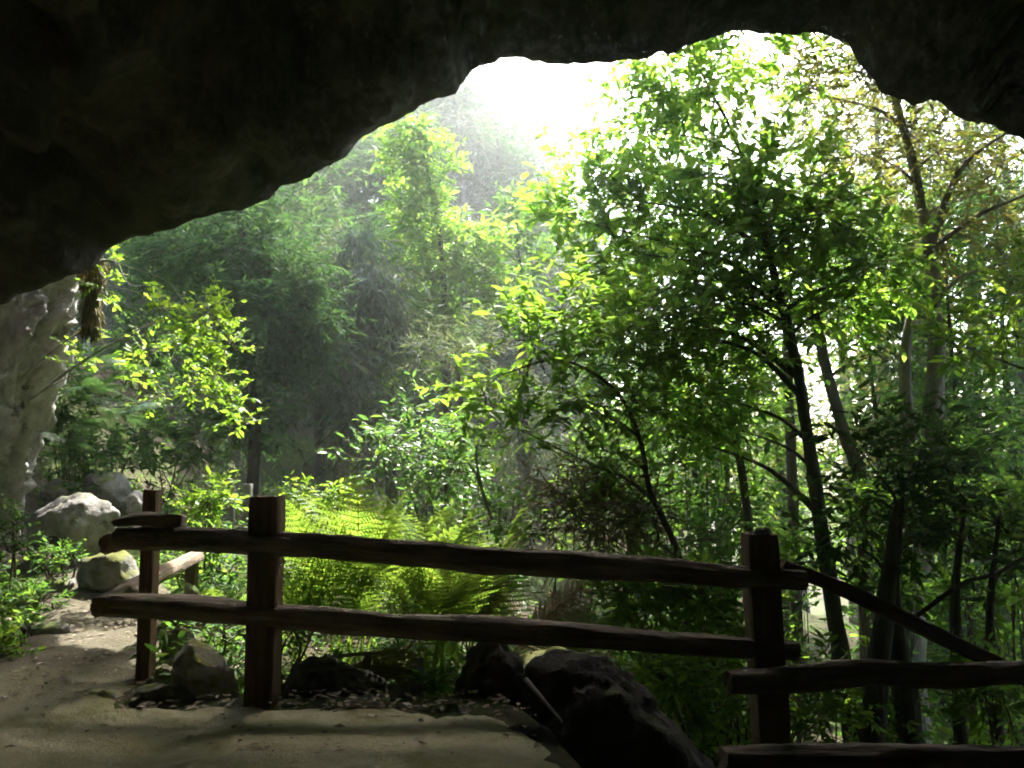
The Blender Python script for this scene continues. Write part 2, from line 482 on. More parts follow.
PATH_LINE = [(-2.85, 3.6, 1.1), (-2.8, 4.6, .66), (-2.95, 5.6, .47), (-3.3, 6.7, .42), (-4.2, 7.7, .42), (-6.2, 9.0, .5), (-8, 9.8, .5)]
def path_mask(x, y):
    e = .22*fbm(x*1.1, y*1.1, 5.5) + .14*fbm(x*4, y*4, 2) + .05*fbm(x*15, y*15, 4)
    # cave floor
    edge = 4.02 - .1*sm(-1, 0, x)
    a = min(edge - y, (.12 - .5*(y-3.3)) - x + .1)
    b = -9
    for (x0, y0, w0), (x1, y1, w1) in zip(PATH_LINE, PATH_LINE[1:]):
        dx, dy = x1-x0, y1-y0
        t = max(0, min(1, ((x-x0)*dx+(y-y0)*dy)/(dx*dx+dy*dy)))
        b = max(b, w0+(w1-w0)*t - math.hypot(x-x0-dx*t, y-y0-dy*t))
    return max(a, b) + e*.55

def build_path():
    xs = np.arange(-8.5, 1.6, .045); ys = np.arange(-5.5, 10.2, .045)
    V = []
    for y in ys:
        for x in xs:
            m = path_mask(x, y)
            z = h(x, y) + .03*sm(-.02, .1, m) - .06*sm(.02, -.12, m) + .012*fbm(x*7, y*7, 1) + .007*fbm(x*1.9, y*1.9, 6)
            V.append((x, y, z))
    i = np.arange(len(V)).reshape(len(ys), len(xs))
    T = np.stack([i[:-1, :-1], i[:-1, 1:], i[1:, 1:], i[1:, :-1]], -1).reshape(-1, 4)
    V = np.array(V)
    keep = [not all(path_mask(*V[q][:2]) < -.15 for q in (t[0], t[2])) for t in T]
    T = T[np.array(keep)]
    used = np.unique(T); rm = -np.ones(len(V), int); rm[used] = np.arange(len(used))
    tag(link('path', np_mesh('path', V[used], rm[T], True), M['path']), kind='structure')

LIP = [(-420, 900), (-400, 640), (-300, 470), (-150, 372), (0, 305), (60, 284), (93, 266), (112, 246), (160, 230), (212, 216), (268, 201), (285, 185), (318, 172),
       (346, 158), (362, 138), (402, 118), (430, 104), (456, 92), (470, 72), (500, 61), (560, 65), (600, 62), (640, 58), (676, 54), (700, 42), (735, 32),
       (780, 36), (818, 32), (846, 42), (858, 64), (882, 96), (912, 103), (942, 108), (960, 119), (1000, 131), (1030, 144), (1120, 178), (1240, 250), (1350, 380), (1420, 600), (1440, 950)]
def build_cave():
    pts = []
    m = len(LIP)
    Pn = 300
    for i in range(Pn):
        t = i/(Pn-1)*(m-1); k = min(int(t), m-2); u = t-k
        px = LIP[k][0]*(1-u)+LIP[k+1][0]*u; py = LIP[k][1]*(1-u)+LIP[k+1][1]*u
        if 0 < px < 1024: py += 4*max(-1, min(1, chip(Vector((px*.028, .3, .2))))) + 5*noise.noise(Vector((px*.041, 3.3, 0))) + 9*noise.noise(Vector((px*.017, 6.1, 0)))*noise.noise(Vector((px*.13, 8.3, 0))) + 5*max(0, noise.noise(Vector((px*.019, 2.1, 0))))*fbm(px*.2, 1.3, 0, 4) - 5*max(0, .25-abs(noise.noise(Vector((px*.05, 4.7, 0)))))*sm(-.1, .4, noise.noise(Vector((px*.03, 7.7, 0))))
        Y = 6.3 - 1.2*sm(350, -350, px) - 1.0*sm(800, 1400, px)
        p = at(px, py, Y)
        pts.append((p, px))
    rows = []
    cols_n = len(pts)
    inner = [(0, 0), (.008, .015), (.018, .035), (.035, .06), (.06, .12), (.1, .22), (.2, .42), (.32, .6), (.46, .8), (.6, 1.0), (.74, 1.05), (.86, .85), (.94, .45), (.985, -.2), (1.0, -1.2)]
    fine = []
    for (s0, u0), (s1, u1) in zip(inner, inner[1:]):
        m_ = max(1, round((s1-s0)/.016))
        for q_ in range(m_): fine.append((s0+(s1-s0)*q_/m_, u0+(u1-u0)*q_/m_))
    inner = fine + [inner[-1]]
    # from the back of the cave out to the lip
    YB = -5.0
    for s, up in reversed(inner):
        row = []
        for p, px in pts:
            y = p.y + (YB-p.y)*s
            xs = 1 + .22*math.sin(min(1, s*1.3)*math.pi*.6) - .25*sm(.75, 1, s)
            z0 = p.z
            z = z0 + up*.9*sm(.3, 3, z0)
            if s > .8: z = z0*(1-sm(.8, 1.0, s)*1.1) + up*.3
            q = Vector((p.x*xs, y, z))
            a = .38*sm(0, .12, s)
            d = fbm(q.x*.55, q.y*.55, q.z*.55, 5)*a + .30*sm(.01, .2, s)*abs(noise.noise(Vector((q.x*.8+.6*q.y, q.y*.5, q.z*.9)))) + .16*sm(0, .05, s)*chip(Vector((q.x*.9, q.y*.6, q.z*1.1))) + .05*sm(0, .02, s)*chip(Vector((q.x*3.1, q.y*1.9, q.z*3.3))) - .22*sm(.02, .15, s)*max(0, .10-abs(noise.noise(Vector((q.x*.7-.5*q.y, q.y*.9+q.x*.4, 3.3)))))/.10 + .14*sm(0, .03, s)*fbm(q.x*2, q.y*2, q.z*2, 4) + .07*sm(0, .01, s)*abs(fbm(q.x*6, q.y*4, q.z*6, 3))
            n = Vector((-p.x*.15, .15, -1)) if z0 > .6 else Vector((-1 if p.x > 0 else 1, 0, 0))
            row.append(q + n.normalized()*d)
        rows.append(row)
    # the unseen brow of the cliff, its overhang shaped to shade the fence
    outer = [(.06, .12), (.18, .35), (.45, .8), (.9, 1.4), (1.5, 2.0), (2.3, 2.7), (3.1, 3.5)]
    for dy, dz in outer:
        row = []
        for p, px in pts:
            w = sm(-80, 300, px)*sm(1550, 1200, px)
            slope = (p.z-CAMZ)/p.y
            oy = dy*(.25+.75*w)*(1+.4*sm(560, 800, px))
            z = p.z + max(slope, .05)*oy*1.06 + dz*.10*w + dz*(1-w)*.9
            q = Vector((p.x*(1+.14*oy/1.0*w) , p.y+oy, z))
            d = fbm(q.x*.6, q.y*.6, q.z*.6+9, 5)*.22*min(1, dy)
            row.append(q + Vector((0, d*.4, abs(d)*.8)))
        rows.append(row)
    last = rows[-1]
    for dy, dz in ((-.1, 1.2), (-.6, 3.0), (-3, 4.2), (-7, 5.0), (-12, 4.5)):
        row = []
        for q in last:
            k = q + Vector((0, dy, dz))
            row.append(k + Vector((0, .5, .4))*fbm(k.x*.4, k.y*.4, k.z*.4, 4))
        rows.append(row)
    # close down behind the back wall
    row = [Vector((q.x, min(q.y, YB-1.8), -2.0)) for q in rows[-1]]
    rows.append(row)
    # the flanks run out to both sides so that the rock reads as a hillside
    V = []
    for r in rows: V += r
    n = len(pts)
    Fc = []
    for i in range(len(rows)-1):
        for k in range(n-1):
            Fc.append((i*n+k, i*n+k+1, (i+1)*n+k+1, (i+1)*n+k))
    me = mesh('cave', V, Fc)
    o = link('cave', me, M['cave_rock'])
    tag(o, kind='structure')

def build_cliff():
    """pale rock wall left of the path"""
    nu, nv = 150, 190
    V = []
    for j in range(nv):
        v = j/(nv-1)
        for i in range(nu):
            u = i/(nu-1)
            # plan curve: from near left, along the path, to the far edge that turns away
            ang = u
            bx = -6.15 + .75*sm(.0, .55, u) + .15*math.sin(u*9) - 2.6*sm(.72, 1.0, u)
            by = 5.8 + 3.3*u + .9*sm(.7, 1, u)
            z = -.4 + 6.0*v
            x = bx + .22*min(z, 3.2)
            rid = abs(noise.noise(Vector((u*8, 2.0, z*.3))))*.35 + .30*fbm(u*26, 1.5, z*.55, 5) + .34*abs(noise.noise(Vector((u*21, 5.0+.4*fbm(u*5, 1, z*2, 3), z*.9)))) - .16*max(0, .12-abs(noise.noise(Vector((u*15+.5*fbm(u*4, 3, z*1.5, 3), 9.0, z*.8)))))/.12 + .10*fbm(u*50, 7.5, z*7, 4)
            rid = .95*rid + .22*chip(Vector((u*8, 1.5, z*.75))) + .10*chip(Vector((u*26, 4.5, z*1.5)))
            hole = .25*sm(.35, .55, noise.noise(Vector((u*5, z*.9, 4.4))))
            V.append((x - rid*.75 - hole + .2, by + .25*rid, z))
    nfront = len(V)
    for (x, y, z) in V[:nfront]:
        pass
    # back sheet gives it thickness
    V2 = [(x-2.0, y+.6, z) for x, y, z in V]
    Fc = []
    for j in range(nv-1):
        for i in range(nu-1):
            a = j*nu+i
            Fc.append((a, a+1, a+nu+1, a+nu))
            b = a+nfront
            Fc.append((b, b+nu, b+nu+1, b+1))
    for i in range(nu-1):
        t = (nv-1)*nu+i
        Fc.append((t, t+1, t+1+nfront, t+nfront))
    for j in range(nv-1):
        for i, fl in ((0, 1), (nu-1, 0)):
            a = j*nu+i
            q = (a, a+nu, a+nu+nfront, a+nfront)
            Fc.append(q if fl else q[::-1])
    tag(link('cliff', mesh('cliff', V+V2, Fc), M['cliff']), kind='structure')

build_ground(); build_path(); build_cave(); build_cliff()

# ================================================================== FENCE
def hewn_log(name, pts, rad, mat, parent, base, sides=26, flat=.12, rough=.2, n=90, seed=0, square=0.0, cutmat=None):
    """a log along its own local x axis"""
    pts = [Vector(p) for p in pts]
    P = smooth_path(pts, n); rr = interp(rad, n)
    o0 = P[0]; ax = (P[-1]-P[0]).normalized()
    q = Vector((1, 0, 0)).rotation_difference(ax)
    inv = q.inverted()
    V, Fc = [], []
    for i, p in enumerate(P):
        l = inv @ (p-o0)
        for k in range(sides):
            an = 2*math.pi*k/sides
            cy, cz = math.cos(an), math.sin(an)
            if square > 0:
                mx = max(abs(cy), abs(cz)); f = (1-square)+square/mx*.86
            else: f = 1
            r = rr[i]*f*(1 + .06*noise.noise(Vector((l.x*3+seed, cy*7, cz*7))) + rough*noise.noise(Vector((l.x*2.2+seed*9, cy*1.3, cz*1.3))) + .10*noise.noise(Vector((l.x*9+seed*3, cy*3, cz*3)))
                         - .30*max(0, noise.noise(Vector((l.x*.9+seed, cy*6.5, cz*6.5)))-.05) + .55*max(0, noise.noise(Vector((l.x*3.1+seed*2, cy*1.6, cz*1.6)))-.42))
            xo = 0
            if i == 0: xo = .02*noise.noise(Vector((cy*2, cz*2, seed)))
            V.append((l.x+xo, l.y+cy*r, l.z+cz*r*(1-flat)))
    for i in range(n):
        for k in range(sides):
            k2 = (k+1) % sides
            Fc.append((i*sides+k, (i+1)*sides+k, (i+1)*sides+k2, i*sides+k2))
    nside = len(Fc)
    Fc.append(tuple(range(sides)))
    Fc.append(tuple(n*sides+k for k in reversed(range(sides))))
    me = mesh(name, V, Fc)
    me.materials.append(mat)
    if cutmat:
        me.materials.append(cutmat)
        for p in me.polygons[nside:]:
            p.material_index = 1
    for p in me.polygons[nside:]: p.use_smooth = False
    o = link(name, me, None, parent, o0-base)
    o.rotation_mode = 'QUATERNION'; o.rotation_quaternion = q
    return o

def hewn_post(name, foot, top_z, w, d, mat, parent, base, seed=0, lean=(0, 0)):
    foot = Vector(foot)
    H = top_z-foot.z
    nz, ns = 40, 6
    ring = []
    for a, b in ((-1, -1), (1, -1), (1, 1), (-1, 1)):
        ring.append((a, b))
    prof = []
    for e in range(4):
        a0, a1 = ring[e], ring[(e+1) % 4]
        for k in range(ns):
            t = k/ns
            prof.append((a0[0]*(1-t)+a1[0]*t, a0[1]*(1-t)+a1[1]*t))
    V, Fc = [], []
    m = len(prof)
    for j in range(nz+1):
        z = H*j/nz
        for a, b in prof:
            cor = .94 if abs(a) == 1 and abs(b) == 1 else 1
            if j == nz: cor *= .955
            k = 1 + .05*noise.noise(Vector((a*2+seed*5, b*2, z*3))) + .03*noise.noise(Vector((a*7+seed, b*7, z*2)))
            V.append((a*w/2*cor*k + lean[0]*z, b*d/2*cor*k + lean[1]*z, z + (.012*noise.noise(Vector((a*2, b*2, seed))) if j == nz else 0)))
    for j in range(nz):
        for k in range(m):
            k2 = (k+1) % m
            Fc.append((j*m+k, j*m+k2, (j+1)*m+k2, (j+1)*m+k))
    Fc.append(tuple(nz*m+k for k in range(m)))
    Fc.append(tuple(reversed(range(m))))
    me = mesh(name, V, Fc)
    for p in me.polygons:
        if len(p.vertices) > 4: p.use_smooth = False
    me.set_sharp_from_angle(angle=R(35))
    return link(name, me, mat, parent, foot-base)

def px_line(lst): return [at(*p) for p in lst]

def build_fence():
    # --- the long two-rail fence
    b = at(264, 708, 4.10); base = Vector((b.x, b.y, h(b.x, b.y)))
    f = thing('wooden_fence', 'long rustic fence of two dark log rails on two squared timber posts', 'fence', base)
    p1 = at(265, 600, 4.13)
    hewn_post('post', (p1.x, p1.y, -.35), at(265, 497, 4.06).z, .150, .16, M['wood_post'], f, base, 1)
    p2 = at(771, 640, 4.10)
    hewn_post('post', (p2.x+.02, p2.y, -1.1), at(766, 535, 4.02).z, .158, .16, M['wood_post'], f, base, 2, (-.035, 0))
    hewn_log('rail', px_line([(117, 539, 4.20), (200, 540, 4.13), (300, 546, 4.09), (400, 552, 4.08), (500, 561, 4.07), (600, 566, 4.07), (700, 574, 4.06), (760, 578, 4.06), (805, 580, 4.07)]),
             [.068, .075, .074, .07, .074, .078, .066, .062, .055], M['wood'], f, base, seed=1, cutmat=M['wood_pale'])
    hewn_log('rail', px_line([(108, 606, 4.20), (200, 609, 4.13), (300, 618, 4.09), (400, 625, 4.08), (500, 630, 4.07), (600, 638, 4.07), (700, 645, 4.06), (798, 651, 4.07)]),
             [.066, .07, .066, .064, .07, .066, .06, .052], M['wood'], f, base, seed=2, cutmat=M['wood_pale'])
    # --- the short return that runs away from the camera along the path
    b = at(150, 672, 4.7); base = Vector((b.x, b.y, h(b.x, b.y)))
    r = thing('wooden_fence', 'short side fence with thin brown post running back beside the path', 'fence', base)
    tp = at(150, 490, 4.62)
    hewn_post('post', (tp.x+.015, 4.62, -.2), tp.z, .08, .09, M['wood_post'], r, base, 4)
    zl = at(100, 606, 4.22).z; zu = at(112, 538, 4.22).z
    hewn_log('rail', [(-2.12, 4.20, zl), (-2.24, 5.0, zl+.01), (-2.37, 6.1, zl+.03)], [.062, .06, .055], M['wood'], r, base, seed=5, cutmat=M['wood_pale'], square=.55)
    hewn_log('rail', [(-2.09, 4.20, zu-.03), (-2.22, 5.0, zu-.02), (-2.29, 5.55, zu-.02)], [.062, .06, .055], M['wood'], r, base, seed=6, cutmat=M['wood_pale'], square=.55)
    hewn_post('post', (-2.42, 6.12, -.3), .66, .08, .08, M['wood_post'], r, base, 7)
    # --- the lower section beside the steps, right of the second post
    b = at(1130, 760, 4.2); base = Vector((b.x, b.y, h(b.x, b.y)))
    s = thing('wooden_fence', 'lower right fence section of mossy logs with a slanting reddish handrail', 'fence', base)
    hewn_log('rail', px_line([(728, 682, 3.90), (800, 678, 3.93), (870, 672, 3.97), (940, 675, 4.02), (1030, 672, 4.08), (1170, 668, 4.15)]),
             [.062, .072, .07, .068, .066, .06], M['wood'], s, base, seed=8)
    hewn_log('rail', px_line([(722, 760, 3.85), (800, 758, 3.9), (900, 757, 3.95), (1030, 759, 4.02), (1170, 762, 4.1)]),
             [.066, .068, .066, .066, .06], M['wood'], s, base, seed=9, cutmat=M['wood_pale'])
    hewn_log('handrail', px_line([(782, 565, 4.2), (850, 592, 4.2), (930, 632, 4.2), (1010, 671, 4.2), (1180, 760, 4.2)]),
             [.042, .048, .05, .05, .05], M['wood_red'], s, base, seed=10, square=.8, rough=.06)
    pp = at(1130, 700, 4.28)
    hewn_post('post', (pp.x, 4.28, -1.4), at(1130, 640, 4.2).z, .15, .15, M['wood_post'], s, base, 11)
    # --- far posts of the fence behind the plants
    for (px, py, Y, w, lab) in ((248, 484, 9.2, .095, 'stubby grey fence post standing behind the squared post, thicker of two'), (233, 486, 9.6, .055, 'thin grey fence stake beside a stubby post behind the plants')):
        p = at(px, py, Y)
        zb = h(p.x, p.y)-.15
        o = hewn_post('fence_post', (p.x, p.y, zb), p.z, w, w, M['bark_grey'], None, Vector((0, 0, 0)), int(px))
        tag(o, lab, 'post')
    # --- driftwood lying on the upper rail's left end
    o = hewn_log('driftwood', px_line([(116, 522, 4.20), (140, 519, 4.2), (165, 520, 4.19), (184, 521, 4.18)]), [.034, .046, .05, .036], M['drift'], None, Vector((0, 0, 0)), flat=.35, rough=.5, seed=14, n=30)
    tag(o, 'knotty flat piece of pale driftwood lying on the left end of the top rail', 'driftwood')
build_fence()

# ================================================================== ROCKS
def boulder(label, c, dims, mat, seed, rz=0, angular=.8, name='boulder', planes=16, sub=4, group=None, rough=1.0):
    rnd = random.Random(seed)
    bm = bmesh.new()
    bmesh.ops.create_icosphere(bm, subdivisions=sub, radius=1)
    pl = []
    for _ in range(planes):
        v = Vector((rnd.gauss(0, 1), rnd.gauss(0, 1), rnd.gauss(0, 1))).normalized()
        pl.append((v, rnd.uniform(.72, .98)))
    for v in bm.verts:
        d = v.co.normalized()
        r = 1.0
        for n, k in pl:
            c_ = n.dot(d)
            if c_ > .05: r = min(r, k/c_)
        r = 1*(1-angular) + r*angular
        q = d*1.5 + Vector((seed*3.1, seed*1.7, 0))
        r += rough*(.13*noise.fractal(q, 1, 2.1, 4) + .04*noise.fractal(q*4, 1, 2.1, 4))
        v.co = d*r
    me = bpy.data.meshes.new(name); bm.to_mesh(me); bm.free()
    me.transform(Matrix.Diagonal((dims[0], dims[1], dims[2], 1)))
    me.polygons.foreach_set('use_smooth', [True]*len(me.polygons))
    o = link(name, me, mat, None, c)
    o.rotation_euler[2] = rz
    tag(o, label, 'boulder' if name == 'boulder' else 'stone', group)
    return o

from mathutils.bvhtree import BVHTree
def hull_rock(label, outline, Y, mat, seed, depth=.8, name='boulder', sub=5, rough=1.0, sink=0.0):
    """rock whose outline, seen from the cave, has these corners; bulging to both sides"""
    rnd = random.Random(seed)
    P = [at(px, py, Y) for px, py in outline]
    c = sum(P, Vector())/len(P)
    size = max((p-c).length for p in P)
    bm = bmesh.new()
    for p in P: bm.verts.new(p-c)
    for s_ in (-1, 1):
        for p in P:
            q = (p-c)*rnd.uniform(.5, .85)
            bm.verts.new(q + Vector((0, s_*depth*size*rnd.uniform(.35, .75), 0)))
        bm.verts.new(Vector((rnd.uniform(-.2, .2)*size, s_*depth*size*.85, rnd.uniform(-.3, .2)*size)))
    bmesh.ops.convex_hull(bm, input=bm.verts)
    bv = BVHTree.FromBMesh(bm)
    b2 = bmesh.new(); bmesh.ops.create_icosphere(b2, subdivisions=sub, radius=1)
    for v in b2.verts:
        d = v.co.normalized()
        hit = bv.ray_cast(Vector((0, 0, 0)), d)
        r = hit[3] if hit[0] is not None else size*.5
        q = d*1.6 + Vector((seed*3.1, seed*1.7, 0))
        dn = .09*noise.fractal(q, 1, 2.1, 4) + .045*noise.fractal(q*3.2, 1, 2.1, 4) - .10*max(0, noise.noise(q*2.3)-.25) + .018*noise.fractal(q*11, 1, 2.1, 3) + .055*chip(q*1.7)
        v.co = d*r*(1+1.35*rough*dn)
    for _ in range(1): bmesh.ops.smooth_vert(b2, verts=b2.verts, factor=.4, use_axis_x=True, use_axis_y=True, use_axis_z=True)
    me = bpy.data.meshes.new(name); b2.to_mesh(me); b2.free(); bm.free()
    me.polygons.foreach_set('use_smooth', [True]*len(me.polygons))
    o = link(name, me, mat, None, c - Vector((0, 0, sink)))
    tag(o, label, 'boulder' if name == 'boulder' else 'stone')
    return o

def prock(label, px0, py0, px1, py1, Y, mat, seed, depth=1.0, shape=None, **kw):
    """rock filling that box of the photo at distance Y"""
    rnd = random.Random(seed)
    if shape is None:
        shape = []
        a0 = rnd.uniform(0, 1)
        for k in range(8):
            a = (k+a0+rnd.uniform(-.25, .25))/8*2*math.pi
            shape.append((.5+.5*math.copysign(abs(math.cos(a))**.7, math.cos(a)), .5+.5*math.copysign(abs(math.sin(a))**.75, math.sin(a))))
    sub = kw.pop('sub', 4)
    return hull_rock(label, [(px0+(px1-px0)*x, py0+(py1-py0)*y) for x, y in shape], Y, mat, seed, depth, name=kw.get('name', 'boulder'), sub=sub)

hull_rock('large pale grey boulder at the end of the path', [(28, 538), (34, 512), (60, 498), (88, 494), (110, 499), (121, 512), (116, 532), (98, 548), (100, 568), (36, 575)], 7.9, M['rock_pale'], 21, .6, rough=.7)
prock('mossy striped boulder below the large pale boulder', 76, 549, 143, 600, 7.0, M['rock_moss'], 22, .8)
prock('dark earthy rock under the large pale boulder', 28, 535, 80, 585, 7.6, M['rock_dark'], 23, .8)
prock('low grey stone at the path edge left of the mossy striped boulder', 40, 576, 76, 600, 7.0, M['rock_grey'], 24)
prock('flat brown stone lying alone on the dirt path', 18, 620, 74, 644, 5.6, M['rock_grey'], 25, .6, name='stone')
prock('pale slab leaning behind the thin brown fence post', 126, 490, 146, 520, 8.6, M['rock_pale'], 26)
prock('dim grey rock on the bank above the large pale boulder', 84, 470, 132, 512, 9.2, M['rock_grey'], 27)
prock('dark rock between the cliff and the large pale boulder', 40, 478, 80, 512, 9.0, M['rock_grey'], 28)
hull_rock('round boulder half covered in yellow moss beside the squared post', [(172, 690), (174, 655), (190, 638), (210, 645), (232, 668), (241, 695), (232, 722), (180, 722)], 4.32, M['rock_mossy_pale'], 29, .7, rough=.55)
prock('low grey stone in front of the round mossy boulder', 131, 682, 196, 722, 4.15, M['rock_grey'], 30, .7, name='stone')
prock('small green mossy stone on the edge of the pale earth floor', 80, 690, 118, 722, 4.2, M['rock_moss'], 31, .8, name='stone')
prock('small mossy rock behind the round boulder', 160, 625, 196, 668, 4.9, M['rock_moss'], 32, .8)
hull_rock('dark low rock between the squared post and the fern stems', [(280, 700), (290, 664), (306, 655), (345, 663), (385, 680), (398, 705), (390, 730), (285, 730)], 4.45, M['rock_dark'], 33, .5)
prock('moss-topped slab under the ferns', 340, 648, 432, 712, 4.75, M['rock_moss'], 34, .8)
hull_rock('dark pointed boulder under the lower rail right of the fern', [(448, 712), (462, 668), (478, 640), (500, 632), (516, 650), (534, 690), (540, 740), (450, 740)], 4.45, M['rock_dark'], 35, .6)
prock('mossy rock peeping out between two dark boulders', 508, 643, 580, 730, 4.9, M['rock_moss'], 36, .8)
hull_rock('biggest dark boulder sloping down to the right below the fence', [(512, 700), (528, 668), (556, 650), (600, 652), (628, 672), (680, 724), (722, 772), (720, 830), (520, 830), (505, 760)], 4.35, M['rock_dark'], 41, .6)
prock('dark broken rock at the end of the pale floor', 492, 720, 560, 790, 3.75, M['rock_dark'], 38, .8)
prock('tiny flat rock on top of the right fence post', 752, 527, 772, 537, 4.05, M['rock_grey'], 39, .7, name='stone', sub=3)
gs = random.Random(78)
for i in range(34):
    p = ray_ground(gs.uniform(0, 500), gs.uniform(718, 766), 2.0)
    s = gs.uniform(.005, .014)
    boulder('tiny pebble on the pale earth floor of the cave', p+Vector((0, 0, .028)), (s*1.4, s*1.1, s*.7), M['rock_grey'], 300+i, name='pebble', sub=2, group='pebbles on the cave floor', rz=gs.uniform(0, 3))
# gravelly stones near the thin post
gs = random.Random(77)
for i in range(26):
    p = ray_ground(gs.uniform(120, 470), gs.uniform(672, 716), 3.6)
    if abs(p.x - at(264, 700, 4.1).x) < .1: continue
    s = gs.uniform(.012, .04)
    boulder('small loose stone lying along the foot of the fence', p+Vector((0, 0, s*.3)), (s*1.4, s*1.1, s*.7), M['rock_grey'] if gs.random() < .6 else M['rock_pale'], 100+i, name='stone', sub=2, group='loose stones along the foot of the fence', rz=gs.uniform(0, 3))

# ================================================================== FERNS
def frond_mesh(name, L=1.0, W=.26, n=30, arch=.55, seed=0, pin=13):
    """a twice divided frond along +x that arches over"""
    g = random.Random(seed)
    V, T = [], []
    def tri(*a):
        b = len(V); V.extend(a); T.append((b, b+1, b+2))
    def pos(t):
        return Vector((L*(t - .18*arch*t*t), .02*math.sin(t*5+seed)*L, L*(arch*.75*t - arch*.85*t*t)))
    # rachis
    m = 16
    for i in range(m):
        t0, t1 = i/m, (i+1)/m
        a, b = pos(t0), pos(t1)
        w0, w1 = .006*(1-t0*.85), .006*(1-t1*.85)
        for s in (-1, 1):
            tri(a+Vector((0, -w0, 0)), b+Vector((0, w1, .0)), a+Vector((0, w0*s, w0)))
            tri(a+Vector((0, w0, 0)), b+Vector((0, w1, 0)), b+Vector((0, -w1, w1*s)))
    nst = len(T)
    stem = .36
    for i in range(n):
        t = stem + (1-stem)*(i+.5)/n
        a = pos(t); d = (pos(min(1, t+.02))-pos(t-.02)).normalized()
        u = (t-stem)/(1-stem)
        w = W*L*(math.sin(math.pi*min(1, (u*.82+.2)))**.8)*(1-u**4)*g.uniform(.9, 1.08)
        up = d.cross(Vector((0, 1, 0))).normalized()*-1
        for s in (-1, 1):
            pd = (Vector((0, s, 0)) + d*.35 + Vector((0, 0, -.12+g.uniform(-.1, .08)))).normalized()
            side = pd.cross(up).normalized()
            k = pin
            for j in range(k):
                v = (j+.3)/k
                c = a + pd*w*v - Vector((0, 0, .12*w*v*v))
                pl = .15*w*(1-v*.85)*s
                for q in (-1, 1):
                    e = c + side*pl*q*1.0 + pd*w*.05 + up*w*.01
                    tri(c - pd*w*.022, c + pd*w*.055, e)
            tri(a + side*.003, a - side*.003, a+pd*w-Vector((0, 0, .12*w)))
    me = np_mesh(name, np.array([tuple(v) for v in V]), np.array(T))
    idx = np.zeros(len(me.polygons), np.int32); idx[:nst*6//10] = 1
    me.polygons.foreach_set('material_index', idx)
    return me

FR = [frond_mesh('frond', 1.0, w, n, a, s) for w, n, a, s in ((.17, 24, .65, 1), (.19, 22, .5, 2), (.155, 25, .85, 3), (.18, 23, .35, 4))]
def frond_set(mat):
    out = []
    for m in FR:
        c = m.copy(); c.materials.clear(); c.materials.append(mat); c.materials.append(M['fern_stem']); out.append(c)
    return out
FR_G, FR_D, FR_B = frond_set(M['fern']), frond_set(M['fern_dark']), frond_set(M['fern_brown'])

def fern(label, base, n, L, seed, fr=FR_G, lift=(.35, 1.1), spread=None, group=None, brown=0):
    g = random.Random(seed)
    base = Vector(base)
    root = thing('fern', label, 'fern', base, group)
    for i in range(n):
        me = g.choice(FR_B if i < brown else fr)
        o = link('frond', me, None, root)
        az = (i+g.uniform(-.35, .35))/n*2*math.pi if spread is None else R(g.uniform(*spread))
        el = g.uniform(*lift)
        o.rotation_euler = (g.uniform(-.6, .6), -el, az)
        k = L*g.uniform(.75, 1.15)
        o.scale = (k, k, k)
    return root

def fern_px(label, px, py, Y, n, L, seed, **kw):
    p = at(px, py, Y); p.z = h(p.x, p.y) - .02 if kw.pop('ground', True) else p.z
    return fern(label, p, n, L, seed, **kw)

fern_px('big bright fern rising from dark stems between the two squared posts', 435, 670, 5.0, 13, 1.6, 1, lift=(.75, 1.45))
fern_px('bright fern clump filling the fence gap right of the squared post', 352, 660, 5.35, 13, 1.6, 2, lift=(.7, 1.4))
fern_px('fern with several brown dying fronds behind the big bright fern', 480, 660, 5.5, 11, 1.5, 3, lift=(.75, 1.4), brown=2)
fern_px('yellow-green fern arching behind the top rail, rightmost of the bright ferns', 545, 655, 5.9, 11, 1.5, 4, lift=(.7, 1.35))
fern_px('fern just behind the squared post, its fronds reaching left', 300, 655, 5.6, 8, 1.25, 5, lift=(.8, 1.35))
fern_px('low fern behind the thin brown fence post', 215, 625, 6.2, 11, .65, 6, lift=(.3, .9))
fern_px('tall fern at the back of the bright ferns', 400, 600, 6.6, 9, 1.6, 7, lift=(.95, 1.4))
fern_px('small low fern over the moss-topped slab', 385, 690, 4.9, 10, .42, 8, lift=(.15, .6))
for i, (px, py, Y, L) in enumerate(((840, 720, 6.6, .9), (760, 700, 7.2, .9), (960, 735, 6.5, .8))):
    fern_px(('bright fern low down behind the slanting handrail', 'fern in the shade just right of the right fence post', 'fern low behind the right end of the lower fence section')[i], px, py, Y, 12, L, 20+i, lift=(.3, 1.0))
# dark ferns hanging on the bank left
for i, (px, py, Y, L, sp) in enumerate(((62, 400, 7.5, .9, (-60, 30)), (85, 372, 7.9, .8, (-70, 20)), (50, 445, 7.5, .85, (-60, 20)), (110, 430, 8.3, .8, (-90, 60)))):
    fern_px(('blue-green fern drooping from the bank right of the rock wall', 'blue-green fern highest on the bank', 'blue-green fern low at the foot of the rock wall', 'blue-green fern furthest from the rock wall on the bank')[i],
            px, py, Y, 5, L*.85, 40+i, fr=FR_D, lift=(-.1, .5), spread=sp, ground=False)

# ================================================================== TREES
def cl(px, py, r, Y, ns, ry=1.0, fy=1.0, dens=1.45):
    k = Y/F; ns = int(ns*dens)
    r *= .9
    return (at(px, py, Y), (r*k, max(r*k*ry, .12), r*k*fy), ns)

